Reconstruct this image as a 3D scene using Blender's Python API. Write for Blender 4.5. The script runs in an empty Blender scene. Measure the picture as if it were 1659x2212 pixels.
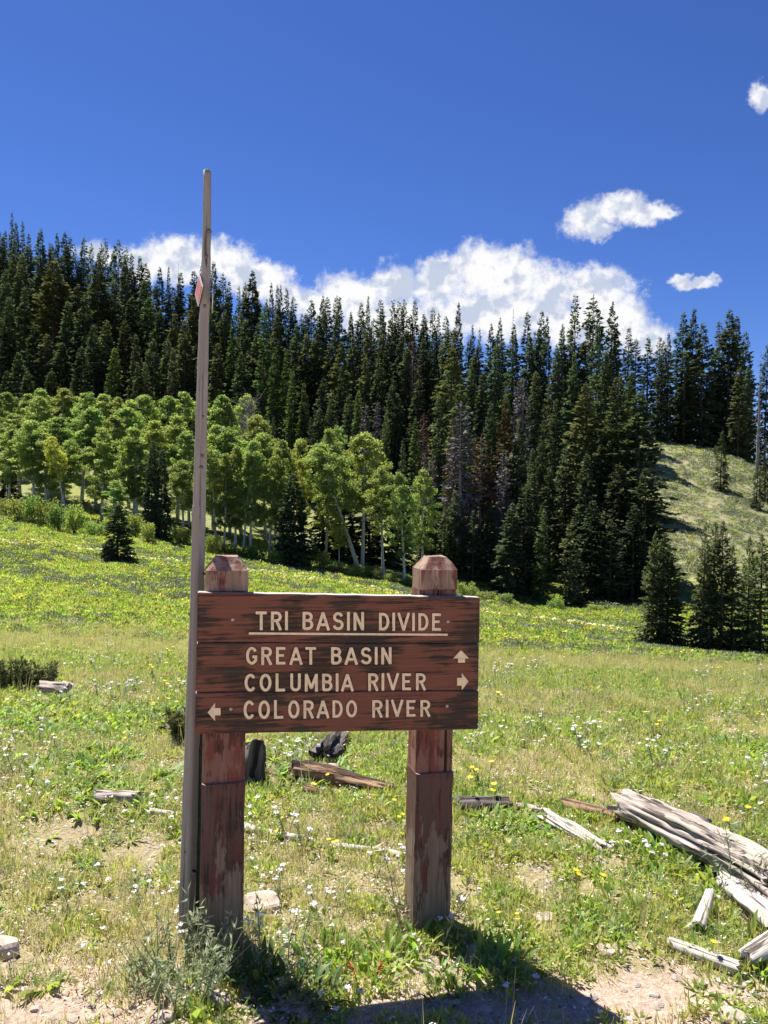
import bpy, bmesh, math, random
import numpy as np
from mathutils import Vector, Matrix, Euler

PI = math.pi
S = bpy.context.scene
COL = S.collection

# ------------------------------------------------------------------ camera
F, CX, CY = 1662.0, 829.5, 1106.0            # focal length and centre in photo units (1659 x 2212)
CAM = Vector((0, 0, 1.6))
CAMR = Matrix.Rotation(math.radians(89.0), 3, 'X') @ Matrix.Rotation(0.020, 3, 'Z')
cd = bpy.data.cameras.new('camera')
cd.sensor_fit = 'HORIZONTAL'; cd.sensor_width = 36.0; cd.lens = 36.0 * F / 1659.0
cd.clip_start = 0.05; cd.clip_end = 20000
cam = bpy.data.objects.new('camera', cd); COL.objects.link(cam)
cam.matrix_world = Matrix.Translation(CAM) @ CAMR.to_4x4()
S.camera = cam

def ray(px, py):
    return CAMR @ Vector(((px - CX) / F, -(py - CY) / F, -1.0))
def at(px, py, d):                           # the point seen at (px, py) at distance d along +Y
    r = ray(px, py)
    return CAM + r * (d / r.y)

# ------------------------------------------------------------------ sky, sun, exposure
SUN = Vector((-0.34, 0.40, 1.0)).normalized()
sun_el = math.asin(SUN.z); sun_az = math.atan2(SUN.x, SUN.y)
W = bpy.data.worlds.new('World'); S.world = W; W.use_nodes = True
nt = W.node_tree; N = nt.nodes; Lk = nt.links; N.clear()
def nd(tree, typ, **kw):
    n = tree.nodes.new(typ)
    for k, v in kw.items():
        if k.startswith('_'): setattr(n, k[1:], v)
        else: n.inputs[int(k[1:]) if k[0] == 'i' and k[1:].isdigit() else k].default_value = v
    return n
def lk(tree, a, ao, b, bi): tree.links.new(a.outputs[ao], b.inputs[bi])
sky = nd(nt, 'ShaderNodeTexSky', _sky_type='NISHITA', _sun_disc=False, _sun_elevation=sun_el, _sun_rotation=sun_az,
         _altitude=2600.0, _air_density=1.0, _dust_density=0.45, _ozone_density=6.0)
hs = nd(nt, 'ShaderNodeHueSaturation', Saturation=1.17, Value=1.0, Hue=0.515)
bg1 = nd(nt, 'ShaderNodeBackground', Strength=0.060)
lk(nt, sky, 0, hs, 'Color'); lk(nt, hs, 0, bg1, 0)
# cumulus clouds: ellipses in azimuth / elevation, broken up by fractal noise
tc = nd(nt, 'ShaderNodeTexCoord')
sep = nd(nt, 'ShaderNodeSeparateXYZ'); lk(nt, tc, 'Generated', sep, 0)
azn = nd(nt, 'ShaderNodeMath', _operation='ARCTAN2'); lk(nt, sep, 0, azn, 0); lk(nt, sep, 1, azn, 1)
eln = nd(nt, 'ShaderNodeMath', _operation='ARCSINE'); lk(nt, sep, 2, eln, 0)
cmb = nd(nt, 'ShaderNodeCombineXYZ'); lk(nt, azn, 0, cmb, 0); lk(nt, eln, 0, cmb, 1)
wn = nd(nt, 'ShaderNodeTexNoise', Scale=34.0, Detail=6.0, Roughness=0.62); lk(nt, tc, 'Generated', wn, 'Vector')
wsub = nd(nt, 'ShaderNodeVectorMath', _operation='SUBTRACT'); wsub.inputs[1].default_value = (0.5, 0.5, 0.5)
lk(nt, wn, 'Color', wsub, 0)
wsc = nd(nt, 'ShaderNodeVectorMath', _operation='SCALE'); wsc.inputs['Scale'].default_value = 0.034; lk(nt, wsub, 0, wsc, 0)
wad = nd(nt, 'ShaderNodeVectorMath', _operation='ADD'); lk(nt, cmb, 0, wad, 0); lk(nt, wsc, 0, wad, 1)
BL = [(390,566,105,52),(300,575,62,44),(480,566,92,50),(560,606,88,46),(215,548,58,26),(620,640,66,40),
      (690,660,80,40),(760,640,100,52),(850,620,64,50),(950,610,76,58),(1035,588,74,70),(1110,600,80,66),
      (1195,632,76,56),(1290,632,80,58),(1345,690,66,66),(1050,680,240,62),(850,690,200,50),(1400,735,58,46),
      (1250,700,130,60),(1262,478,52,36),(1340,452,58,36),(1398,462,58,24),(1290,500,42,20),(1440,463,30,13),
      (1500,612,46,13),(1468,600,26,14),(1650,212,26,24),(1478,606,22,12)]
blobs = []
for (bx, by, rx, ry) in BL:
    r = ray(bx, by).normalized()
    blobs.append((math.atan2(r.x, r.y), math.asin(r.z), rx / F, ry / F))
rc = random.Random(5)
for k in range(26):                           # the same fair-weather cumulus goes on round the horizon
    a = rc.uniform(0.75, 2 * PI - 0.75)
    if a > PI: a -= 2 * PI
    e0 = rc.uniform(0.1, 0.3); s = rc.uniform(0.03, 0.07)
    for j in range(2):
        blobs.append((a + rc.uniform(-1.2, 1.2) * s, e0 + rc.uniform(0, .5) * s, s * rc.uniform(.8, 1.5), s * rc.uniform(.5, .8)))
prev = None
for (a, e, ra, re) in blobs:
    v1 = nd(nt, 'ShaderNodeVectorMath', _operation='SUBTRACT'); v1.inputs[1].default_value = (a, e, 0); lk(nt, wad, 0, v1, 0)
    v2 = nd(nt, 'ShaderNodeVectorMath', _operation='MULTIPLY'); v2.inputs[1].default_value = (1 / ra, 1 / re, 0); lk(nt, v1, 0, v2, 0)
    v3 = nd(nt, 'ShaderNodeVectorMath', _operation='LENGTH'); lk(nt, v2, 0, v3, 0)
    if prev is None: prev = (v3, 'Value')
    else:
        m = nd(nt, 'ShaderNodeMath', _operation='SMOOTH_MIN'); m.inputs[2].default_value = 0.12
        nt.links.new(prev[0].outputs[prev[1]], m.inputs[0]); lk(nt, v3, 'Value', m, 1); prev = (m, 'Value')
fn = nd(nt, 'ShaderNodeTexNoise', Scale=52.0, Detail=10.0, Roughness=0.66); lk(nt, tc, 'Generated', fn, 'Vector')
fm = nd(nt, 'ShaderNodeMath', _operation='MULTIPLY_ADD'); fm.inputs[1].default_value = -1.35; fm.inputs[2].default_value = 0.66
lk(nt, fn, 'Fac', fm, 0)
dens = nd(nt, 'ShaderNodeMath', _operation='ADD'); nt.links.new(prev[0].outputs[prev[1]], dens.inputs[0]); lk(nt, fm, 0, dens, 1)
mask = nd(nt, 'ShaderNodeMapRange', _interpolation_type='SMOOTHSTEP'); mask.inputs[1].default_value = 1.10; mask.inputs[2].default_value = 0.42
lk(nt, dens, 0, mask, 0)
# billows: the difference of the same noise a step towards the sun gives bright tops and grey hollows
def bill(off):
    ad = nd(nt, 'ShaderNodeVectorMath', _operation='ADD'); ad.inputs[1].default_value = tuple(SUN * off); lk(nt, tc, 'Generated', ad, 0)
    n_ = nd(nt, 'ShaderNodeTexNoise', Scale=24.0, Detail=6.0, Roughness=0.52); lk(nt, ad, 0, n_, 'Vector'); return n_
na, nb_ = bill(0.0), bill(0.014)
df_ = nd(nt, 'ShaderNodeMath', _operation='SUBTRACT'); lk(nt, na, 'Fac', df_, 0); lk(nt, nb_, 'Fac', df_, 1)
cmr = nd(nt, 'ShaderNodeMapRange'); cmr.inputs[1].default_value = -0.10; cmr.inputs[2].default_value = 0.07; lk(nt, df_, 0, cmr, 0)
core = nd(nt, 'ShaderNodeMapRange'); core.inputs[1].default_value = 0.15; core.inputs[2].default_value = 0.8; core.inputs[3].default_value = 0.0; core.inputs[4].default_value = 0.55; lk(nt, dens, 0, core, 0)
cad = nd(nt, 'ShaderNodeMath', _operation='ADD'); lk(nt, cmr, 0, cad, 0); lk(nt, core, 0, cad, 1)
ccr = nd(nt, 'ShaderNodeValToRGB'); lk(nt, cad, 0, ccr, 0)
ccr.color_ramp.elements[0].position = 0.30; ccr.color_ramp.elements[0].color = (0.58, 0.65, 0.80, 1)
ccr.color_ramp.elements[1].position = 0.95; ccr.color_ramp.elements[1].color = (0.99, 0.99, 1.0, 1)
bg2 = nd(nt, 'ShaderNodeBackground', Strength=0.42); lk(nt, ccr, 0, bg2, 0)
mixw = nd(nt, 'ShaderNodeMixShader'); lk(nt, mask, 0, mixw, 0); lk(nt, bg1, 0, mixw, 1); lk(nt, bg2, 0, mixw, 2)
out = nd(nt, 'ShaderNodeOutputWorld'); lk(nt, mixw, 0, out, 0)

sl = bpy.data.lights.new('sun', 'SUN'); sl.energy = 4.6; sl.angle = math.radians(0.53); sl.color = (1.0, 0.955, 0.88)
so = bpy.data.objects.new('sun', sl); COL.objects.link(so); so.location = SUN * 300
so.rotation_euler = SUN.to_track_quat('Z', 'Y').to_euler()
S.view_settings.view_transform = 'Standard'; S.view_settings.look = 'None'
S.view_settings.exposure = 1.25; S.view_settings.gamma = 1.0; S.view_settings.use_curve_mapping = False
S.cycles.max_bounces = 8; S.cycles.transmission_bounces = 4; S.cycles.diffuse_bounces = 4; S.cycles.glossy_bounces = 2
S.cycles.transparent_max_bounces = 4

# ------------------------------------------------------------------ materials
MATS = {}
def new_mat(name):
    m = bpy.data.materials.new(name); m.use_nodes = True; m.node_tree.nodes.clear(); MATS[name] = m
    return m, m.node_tree
def leaf_mat(name, col, trans=0.4, tcol=None, vary=0.25, hue=0.03, nscale=0.0, gloss=None):
    """foliage: diffuse + translucent, each plant a little different"""
    m, t = new_mat(name)
    oi = nd(t, 'ShaderNodeObjectInfo')
    v = nd(t, 'ShaderNodeMapRange'); v.inputs[3].default_value = 1 - vary; v.inputs[4].default_value = 1 + vary; lk(t, oi, 'Random', v, 0)
    hm = nd(t, 'ShaderNodeMath', _operation='MULTIPLY'); hm.inputs[1].default_value = 7.31; lk(t, oi, 'Random', hm, 0)
    hf = nd(t, 'ShaderNodeMath', _operation='FRACT'); lk(t, hm, 0, hf, 0)
    hr = nd(t, 'ShaderNodeMapRange'); hr.inputs[3].default_value = 0.5 - hue; hr.inputs[4].default_value = 0.5 + hue; lk(t, hf, 0, hr, 0)
    src = None
    if nscale:
        ge = nd(t, 'ShaderNodeTexCoord')
        nz = nd(t, 'ShaderNodeTexNoise', Scale=nscale, Detail=3.0); lk(t, ge, 'Object', nz, 'Vector')
        r2 = nd(t, 'ShaderNodeMapRange'); r2.inputs[1].default_value = .3; r2.inputs[2].default_value = .7; r2.inputs[3].default_value = .62; r2.inputs[4].default_value = 1.4
        lk(t, nz, 'Fac', r2, 0)
        mm = nd(t, 'ShaderNodeMath', _operation='MULTIPLY'); lk(t, v, 0, mm, 0); lk(t, r2, 0, mm, 1); src = mm
    else: src = v
    outs = []
    for c in (col, tcol or (col[0] * 1.5, col[1] * 1.5, col[2] * 0.8)):
        h = nd(t, 'ShaderNodeHueSaturation'); h.inputs['Color'].default_value = (*c, 1)
        lk(t, src, 0, h, 'Value'); lk(t, hr, 0, h, 'Hue'); outs.append(h)
    df = nd(t, 'ShaderNodeBsdfDiffuse'); lk(t, outs[0], 0, df, 0)
    tr = nd(t, 'ShaderNodeBsdfTranslucent'); lk(t, outs[1], 0, tr, 0)
    mx = nd(t, 'ShaderNodeMixShader'); mx.inputs[0].default_value = trans; lk(t, df, 0, mx, 1); lk(t, tr, 0, mx, 2)
    gl = nd(t, 'ShaderNodeBsdfGlossy', Roughness=0.5)
    gl.inputs[0].default_value = (0.9, 0.9, 0.9, 1)
    m2 = nd(t, 'ShaderNodeMixShader'); m2.inputs[0].default_value = 0.006 if name.startswith('needle') else 0.022; lk(t, mx, 0, m2, 1); lk(t, gl, 0, m2, 2)
    o = nd(t, 'ShaderNodeOutputMaterial'); lk(t, m2, 0, o, 0)
    return m
def ramp(t, src, so_, stops):
    r = nd(t, 'ShaderNodeValToRGB'); lk(t, src, so_, r, 0)
    el = r.color_ramp.elements
    while len(el) < len(stops): el.new(0.5)
    for e, (p, c) in zip(el, stops): e.position = p; e.color = (*c, 1)
    return r
def mixc(t, fac, a, b, mode='MIX'):
    m = nd(t, 'ShaderNodeMix', _data_type='RGBA', _blend_type=mode)
    if isinstance(fac, (int, float)): m.inputs[0].default_value = fac
    else: t.links.new(fac.outputs[0], m.inputs[0])
    for i, x in ((6, a), (7, b)):
        if isinstance(x, tuple): m.inputs[i].default_value = (*x, 1)
        else: t.links.new(x.outputs[2] if x.bl_idname == 'ShaderNodeMix' else x.outputs[0], m.inputs[i])
    return m
def coords(t, scale, space='Object'):
    c = nd(t, 'ShaderNodeTexCoord'); mp = nd(t, 'ShaderNodeMapping'); mp.inputs['Scale'].default_value = scale
    lk(t, c, space, mp, 0); return mp
def noise(t, vec, scale=1.0, detail=5.0, rough=0.55):
    n = nd(t, 'ShaderNodeTexNoise', Scale=scale, Detail=detail, Roughness=rough); lk(t, vec, 0, n, 'Vector'); return n
def step(t, src, a, b, so_='Fac'):
    r = nd(t, 'ShaderNodeMapRange', _interpolation_type='SMOOTHSTEP'); r.inputs[1].default_value = a; r.inputs[2].default_value = b
    t.links.new(src.outputs[so_ if so_ in src.outputs else 0], r.inputs[0]); return r
def mul(t, a, b, op='MULTIPLY'):
    m = nd(t, 'ShaderNodeMath', _operation=op)
    for i, x in enumerate((a, b)):
        if isinstance(x, (int, float)): m.inputs[i].default_value = x
        else: t.links.new(x.outputs[0], m.inputs[i])
    return m
def finish(t, colour, rough=0.8, bump=None, dist=0.004, strength=0.6, spec=0.2):
    p = nd(t, 'ShaderNodeBsdfPrincipled', Roughness=rough); p.inputs['Specular IOR Level'].default_value = spec
    if isinstance(colour, tuple): p.inputs['Base Color'].default_value = (*colour, 1)
    else: t.links.new(colour.outputs[2] if colour.bl_idname == 'ShaderNodeMix' else colour.outputs[0], p.inputs['Base Color'])
    if bump is not None:
        b = nd(t, 'ShaderNodeBump', Strength=strength, Distance=dist); t.links.new(bump.outputs[0], b.inputs['Height']); lk(t, b, 0, p, 'Normal')
    o = nd(t, 'ShaderNodeOutputMaterial'); lk(t, p, 0, o, 0)
    return p
def wood_mat(name, pale, mid, dark, axis=0, fine=60.0, long=2.5, crack=(0.36, 0.47), bump=0.006, knots=0.0):
    """weathered timber, grain along one local axis"""
    m, t = new_mat(name)
    sc = [fine] * 3; sc[axis] = long
    g = noise(t, coords(t, sc), 1.0, 6.0, 0.65)
    sc2 = [fine * 0.62] * 3; sc2[axis] = long * 0.55
    g2 = noise(t, coords(t, sc2), 1.0, 4.0, 0.6)
    base = ramp(t, g, 'Fac', [(0.3, mid), (0.62, pale)])
    cr = step(t, g2, crack[0], crack[1])
    c1 = mixc(t, cr, dark, base)
    bl = noise(t, coords(t, (3, 3, 3)), 1.5, 3.0)
    c2 = mixc(t, step(t, bl, .35, .75), c1, mixc(t, .45, c1, mid))
    h = mul(t, mul(t, g, 0.35), mul(t, cr, 0.65), 'ADD')
    finish(t, c2, 0.85, h, bump, 0.8)
    return m
def paint_mat(name, axis, red, wood, dark, streak=(0.44, 0.60), wear_z=None, topwood=False, fine=70.0, long=2.2, patch=1.0, red2=None):
    """brown-red paint on timber: dark weathered streaks along the grain, worn to grey wood where wear_z says"""
    m, t = new_mat(name)
    sc = [fine] * 3; sc[axis] = long
    g = noise(t, coords(t, sc), 1.0, 5.0, 0.6)
    sc2 = [fine * 0.55] * 3; sc2[axis] = long * 1.8
    g2 = noise(t, coords(t, sc2), 1.0, 5.0, 0.65)
    lo = noise(t, coords(t, (3.0, 3.0, 5.0)), patch, 3.0)
    tone = ramp(t, g, 'Fac', [(0.25, tuple(c * 0.8 for c in red)), (0.7, tuple(c * 1.2 for c in red))])
    if red2: tone = mixc(t, step(t, noise(t, coords(t, (6, 6, 1.6)), 3.0, 6.0, .7), .48, .58), tone, red2)
    s = mul(t, mul(t, g2, 0.60), mul(t, lo, 0.64), 'ADD')
    sk = step(t, s, streak[0] + 0.16, streak[1] + 0.16)
    c = mixc(t, sk, tone, mixc(t, step(t, g, .4, .65), dark, tuple(x * 1.9 for x in dark)))
    h = mul(t, g, mul(t, sk, -0.4), 'ADD')
    if wear_z is not None:
        z0, z1, amp, bias = wear_z
        oc = nd(t, 'ShaderNodeTexCoord'); sp = nd(t, 'ShaderNodeSeparateXYZ'); lk(t, oc, 'Object', sp, 0)
        zz = nd(t, 'ShaderNodeMapRange'); zz.inputs[1].default_value = z0; zz.inputs[2].default_value = z1; lk(t, sp, 2, zz, 0)
        pn = noise(t, coords(t, (22, 22, 5.0)), 1.0, 6.0, 0.68)
        w = mul(t, mul(t, pn, amp), zz, 'ADD')
        wk = step(t, w, bias, bias + 0.10)
        gw = ramp(t, g, 'Fac', [(0.3, tuple(x * 0.45 for x in wood)), (0.65, wood)])
        c = mixc(t, wk, c, gw)
        h = mul(t, h, mul(t, wk, -0.35), 'ADD')
    if topwood:                                   # bare bleached timber on the upward edges, where weather takes the paint off
        ge = nd(t, 'ShaderNodeNewGeometry'); sp = nd(t, 'ShaderNodeSeparateXYZ'); lk(t, ge, 'True Normal', sp, 0)
        up = step(t, sp, 0.5, 0.8, 2) if False else nd(t, 'ShaderNodeMath', _operation='GREATER_THAN')
        up.inputs[1].default_value = 0.6; lk(t, sp, 2, up, 0)
        c = mixc(t, up, c, ramp(t, g, 'Fac', [(0.3, (0.3, 0.26, 0.23)), (0.6, (0.52, 0.48, 0.45))]))
    sc3 = [fine * 0.45] * 3; sc3[axis] = long * 0.3
    ck = step(t, noise(t, coords(t, sc3), 1.0, 3.0, 0.5), .665, .69)
    c = mixc(t, ck, c, (0.016, 0.011, 0.009))
    h = mul(t, h, mul(t, ck, -1.2), 'ADD')
    finish(t, c, 0.72, h, 0.003, 0.7, 0.25)
    return m

# foliage
leaf_mat('needle_dark', (0.074, 0.104, 0.056), 0.28, (0.16, 0.20, 0.065), 0.32, 0.03, 0.5)
leaf_mat('needle_olive', (0.105, 0.125, 0.055), 0.26, (0.17, 0.195, 0.055), 0.22, 0.02, 0.5)
leaf_mat('needle_bright', (0.088, 0.130, 0.045), 0.28, (0.18, 0.26, 0.055), 0.22, 0.02, 0.6)
leaf_mat('needle_young', (0.092, 0.118, 0.052), 0.26, (0.17, 0.21, 0.055), 0.15, 0.015, 1.2)
leaf_mat('juniper_leaf', (0.135, 0.150, 0.060), 0.25, (0.2, 0.22, 0.07), 0.15, 0.02, 0)
leaf_mat('needle_dead', (0.135, 0.122, 0.122), 0.05, (0.1, 0.09, 0.085), 0.2, 0.02, 0.6)
leaf_mat('needle_brown', (0.105, 0.062, 0.034), 0.1, (0.12, 0.065, 0.03), 0.2, 0.02, 0.6)
leaf_mat('aspen_leaf', (0.180, 0.240, 0.078), 0.48, (0.38, 0.48, 0.09), 0.2, 0.02, 0.4)
leaf_mat('aspen_leaf_yellow', (0.25, 0.295, 0.06), 0.48, (0.50, 0.55, 0.07), 0.15, 0.015, 0.4)
leaf_mat('shrub_leaf', (0.18, 0.24, 0.07), 0.45, (0.38, 0.46, 0.08), 0.25, 0.03)
leaf_mat('sage_leaf', (0.150, 0.172, 0.115), 0.25, (0.2, 0.225, 0.13), 0.2, 0.02)
leaf_mat('grass_green', (0.230, 0.295, 0.072), 0.5, (0.50, 0.60, 0.09), 0.25, 0.03)
leaf_mat('grass_yellow', (0.44, 0.43, 0.14), 0.45, (0.62, 0.60, 0.16), 0.2, 0.02)
leaf_mat('straw', (0.64, 0.53, 0.33), 0.35, (0.62, 0.52, 0.3), 0.2, 0.015)
leaf_mat('forb_leaf', (0.165, 0.260, 0.050), 0.48, (0.42, 0.58, 0.06), 0.22, 0.03)
leaf_mat('forb_dark', (0.085, 0.145, 0.04), 0.35, (0.12, 0.2, 0.03), 0.25, 0.03)
leaf_mat('silver_leaf', (0.27, 0.315, 0.195), 0.4, (0.38, 0.43, 0.22), 0.2, 0.02)
leaf_mat('petal_white', (0.78, 0.75, 0.76), 0.25, (0.7, 0.68, 0.68), 0.08, 0.01)
leaf_mat('petal_yellow', (0.80, 0.58, 0.03), 0.25, (0.8, 0.6, 0.03), 0.1, 0.01)
leaf_mat('petal_cream', (0.78, 0.74, 0.42), 0.25, (0.75, 0.72, 0.36), 0.1, 0.01)
leaf_mat('petal_orange', (0.62, 0.17, 0.06), 0.25, (0.6, 0.16, 0.05), 0.15, 0.015)
def bark(name, a, b, sc=(6, 6, 1.5)):
    m, t = new_mat(name)
    n = noise(t, coords(t, sc), 3.0, 6.0, .7)
    c = ramp(t, n, 'Fac', [(0.35, b), (0.6, a)])
    finish(t, c, 0.9, n, 0.02, 0.6)
bark('spruce_bark', (0.13, 0.10, 0.085), (0.04, 0.032, 0.028))
bark('dead_bark', (0.34, 0.31, 0.29), (0.12, 0.105, 0.1))
def aspen_bark():
    m, t = new_mat('aspen_bark')
    n = noise(t, coords(t, (1.2, 1.2, 4.0)), 1.6, 5.0, .65)
    c = ramp(t, n, 'Fac', [(0.36, (0.06, 0.055, 0.05)), (0.43, (0.46, 0.46, 0.40))])
    finish(t, c, 0.8, n, 0.01, 0.4)
aspen_bark()
wood_mat('grey_log', (0.50, 0.435, 0.375), (0.27, 0.22, 0.185), (0.045, 0.036, 0.03), 0, 80, 3.4, (0.39, 0.45), 0.02)
wood_mat('pale_wood', (0.58, 0.53, 0.47), (0.36, 0.31, 0.265), (0.09, 0.07, 0.055), 0, 80, 2.2, (0.37, 0.45), 0.010)
wood_mat('rotten_wood', (0.36, 0.23, 0.14), (0.17, 0.10, 0.065), (0.03, 0.022, 0.018), 0, 38, 3.5, (0.42, 0.54), 0.02)
wood_mat('dark_wood', (0.20, 0.17, 0.15), (0.08, 0.066, 0.06), (0.018, 0.015, 0.013), 0, 40, 3.0, (0.42, 0.54), 0.02)
wood_mat('pole_wood', (0.355, 0.34, 0.29), (0.235, 0.223, 0.188), (0.07, 0.063, 0.052), 2, 90, 1.1, (0.30, 0.42), 0.003)
paint_mat('plank_paint', 0, (0.180, 0.074, 0.045), (0.3, 0.26, 0.22), (0.036, 0.026, 0.018), (0.435, 0.52), None, True, 150, 2.4, 1.6)
paint_mat('post_paint', 2, (0.108, 0.064, 0.049), (0.27, 0.20, 0.145), (0.040, 0.026, 0.021), (0.45, 0.56), (0.68, -0.25, 1.9, 1.33), False, 170, 3.0, 1.6, (0.130, 0.048, 0.037))
paint_mat('post_housing_paint', 2, (0.21, 0.112, 0.084), (0.37, 0.31, 0.25), (0.07, 0.026, 0.021), (0.48, 0.54), None, False, 110, 4.0, 1.6, (0.17, 0.055, 0.04))
paint_mat('post_cap_paint', 2, (0.19, 0.070, 0.050), (0.34, 0.24, 0.17), (0.07, 0.03, 0.022), (0.46, 0.56), (2.2, 0.4, 1.8, 1.27), False, 60, 4.0, 1.6, (0.25, 0.11, 0.08))
def plain(name, col, rough=0.5, var=0.15, sc=25.0, metal=0.0):
    m, t = new_mat(name)
    n = noise(t, coords(t, (1, 1, 1)), sc, 5.0, .6)
    c = ramp(t, n, 'Fac', [(0.3, tuple(x * (1 - var) for x in col)), (0.7, tuple(min(1, x * (1 + var)) for x in col))])
    p = finish(t, c, rough, n, 0.001, 0.3)
    p.inputs['Metallic'].default_value = metal
plain('cream_paint', (0.80, 0.66, 0.42), 0.6, 0.14, 60)
def chip(name):
    """let dark timber show through chips of the paint"""
    t = MATS[name].node_tree; p = next(n for n in t.nodes if n.type == 'BSDF_PRINCIPLED'); src = p.inputs['Base Color'].links[0].from_socket
    n = noise(t, coords(t, (60, 60, 150)), 1.0, 5.0, .7); k = step(t, n, .66, .72)
    m = nd(t, 'ShaderNodeMix', _data_type='RGBA'); t.links.new(k.outputs[0], m.inputs[0]); t.links.new(src, m.inputs[6]); m.inputs[7].default_value = (.16, .08, .05, 1)
    t.links.new(m.outputs[2], p.inputs['Base Color'])
chip('cream_paint')
plain('groove_shade', (0.06, 0.026, 0.018), 0.8, 0.2, 80)  # dark brown edging that paints in the shadow round the routed letters
plain('bolt_steel', (0.42, 0.40, 0.37), 0.45, 0.2, 200, 0.6)
plain('green_steel', (0.06, 0.115, 0.07), 0.5, 0.3, 60)
plain('orange_plate', (0.62, 0.23, 0.19), 0.5, 0.15, 30)
plain('pale_plate', (0.55, 0.53, 0.50), 0.5, 0.15, 30)
plain('nail_iron', (0.03, 0.025, 0.022), 0.6, 0.3, 100)
def stone_mat():
    m, t = new_mat('stone')
    n = noise(t, coords(t, (1, 1, 1)), 14.0, 7.0, .65)
    c = ramp(t, n, 'Fac', [(0.3, (0.22, 0.17, 0.135)), (0.5, (0.42, 0.335, 0.275)), (0.68, (0.56, 0.48, 0.41))])
    finish(t, c, 0.85, n, 0.01, 0.7)
stone_mat()
def ground_mat():
    m, t = new_mat('meadow_soil')
    oc = nd(t, 'ShaderNodeTexCoord'); sp = nd(t, 'ShaderNodeSeparateXYZ'); lk(t, oc, 'Object', sp, 0)
    fine = noise(t, coords(t, (1, 1, 1)), 55.0, 6.0, .7)
    mid = noise(t, coords(t, (1, 1, 1)), 6.0, 6.0, .65)
    big = noise(t, coords(t, (1, 1, 0.2)), 0.55, 5.0, .6)
    vbig = noise(t, coords(t, (1, 0.6, 0.2)), 0.10, 5.0, .6)
    soil = ramp(t, fine, 'Fac', [(0.3, (0.30, 0.205, 0.145)), (0.5, (0.50, 0.37, 0.28)), (0.7, (0.64, 0.52, 0.42))])
    litter = ramp(t, fine, 'Fac', [(0.3, (0.21, 0.17, 0.085)), (0.7, (0.45, 0.38, 0.22))])
    green = ramp(t, mid, 'Fac', [(0.3, (0.15, 0.18, 0.05)), (0.5, (0.25, 0.265, 0.08)), (0.72, (0.36, 0.33, 0.12))])
    sagy = ramp(t, mid, 'Fac', [(0.3, (0.15, 0.175, 0.08)), (0.7, (0.28, 0.285, 0.14))])
    near = nd(t, 'ShaderNodeMapRange', _interpolation_type='SMOOTHSTEP'); near.inputs[1].default_value = 2.9; near.inputs[2].default_value = 2.2; lk(t, sp, 1, near, 0)
    bare = step(t, mul(t, mul(t, mid, .5), mul(t, near, .5), 'ADD'), .40, .50)
    patch = step(t, big, .58, .66)
    c = mixc(t, mul(t, bare, mul(t, patch, .6), 'MAXIMUM'), litter, soil)
    far = nd(t, 'ShaderNodeMapRange', _interpolation_type='SMOOTHSTEP'); far.inputs[1].default_value = 4.0; far.inputs[2].default_value = 13.0; lk(t, sp, 1, far, 0)
    g2 = mixc(t, step(t, vbig, .45, .6), green, sagy)
    c = mixc(t, far, c, g2)
    # dry open soil on the knoll above the valley
    kn = nd(t, 'ShaderNodeMapRange', _interpolation_type='SMOOTHSTEP'); kn.inputs[1].default_value = 55; kn.inputs[2].default_value = 75; lk(t, sp, 1, kn, 0)
    kx = nd(t, 'ShaderNodeMapRange', _interpolation_type='SMOOTHSTEP'); kx.inputs[1].default_value = 20; kx.inputs[2].default_value = 34; lk(t, sp, 0, kx, 0)
    dry = ramp(t, big, 'Fac', [(0.3, (0.16, 0.17, 0.085)), (0.5, (0.23, 0.225, 0.12)), (0.7, (0.33, 0.275, 0.18))])
    c = mixc(t, mul(t, kn, kx), c, dry)
    fl = nd(t, 'ShaderNodeMapRange', _interpolation_type='SMOOTHSTEP'); fl.inputs[1].default_value = 70; fl.inputs[2].default_value = 90; lk(t, sp, 1, fl, 0)
    inv = mul(t, 1.0, kx, 'SUBTRACT')
    duff = ramp(t, mid, 'Fac', [(0.3, (0.06, 0.05, 0.03)), (0.7, (0.12, 0.12, 0.05))])
    c = mixc(t, mul(t, fl, inv), c, duff)
    finish(t, c, 0.95, mul(t, fine, mul(t, mid, 1.5), 'ADD'), 0.02, 0.9, 0.1)
ground_mat()

# ------------------------------------------------------------------ helpers
rng = np.random.default_rng(11)
def mesh_np(name, V, Fq, mats, mi=None, smooth=False):
    """one mesh from vertices and faces (list of arrays, each of one corner count)"""
    me = bpy.data.meshes.new(name)
    V = np.asarray(V, np.float32)
    loops = np.concatenate([f.ravel() for f in Fq]).astype(np.int32)
    tot = np.concatenate([np.full(len(f), f.shape[1], np.int32) for f in Fq])
    st = np.concatenate([[0], np.cumsum(tot)[:-1]]).astype(np.int32)
    me.vertices.add(len(V)); me.vertices.foreach_set('co', V.ravel())
    me.loops.add(len(loops)); me.loops.foreach_set('vertex_index', loops)
    me.polygons.add(len(tot)); me.polygons.foreach_set('loop_start', st); me.polygons.foreach_set('loop_total', tot)
    for m in mats: me.materials.append(MATS[m])
    if mi is not None: me.polygons.foreach_set('material_index', np.asarray(mi, np.int32))
    if smooth: me.polygons.foreach_set('use_smooth', np.ones(len(tot), bool))
    me.update(); me.validate()
    return me
def obj(name, me, parent=None, loc=None, label=None):
    o = bpy.data.objects.new(name, me); COL.objects.link(o)
    if parent is not None: o.parent = parent
    if loc is not None: o.location = loc
    if label: o['label'] = label
    return o
def thing(name, label, cat, loc=(0, 0, 0), group=None, me=None, rot=None):
    o = bpy.data.objects.new(name, me); COL.objects.link(o)
    o.location = loc
    if rot is not None: o.rotation_euler = rot
    if me is None: o.empty_display_size = 0.2
    o['label'] = label; o['category'] = cat
    if group: o['group'] = group
    return o
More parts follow.
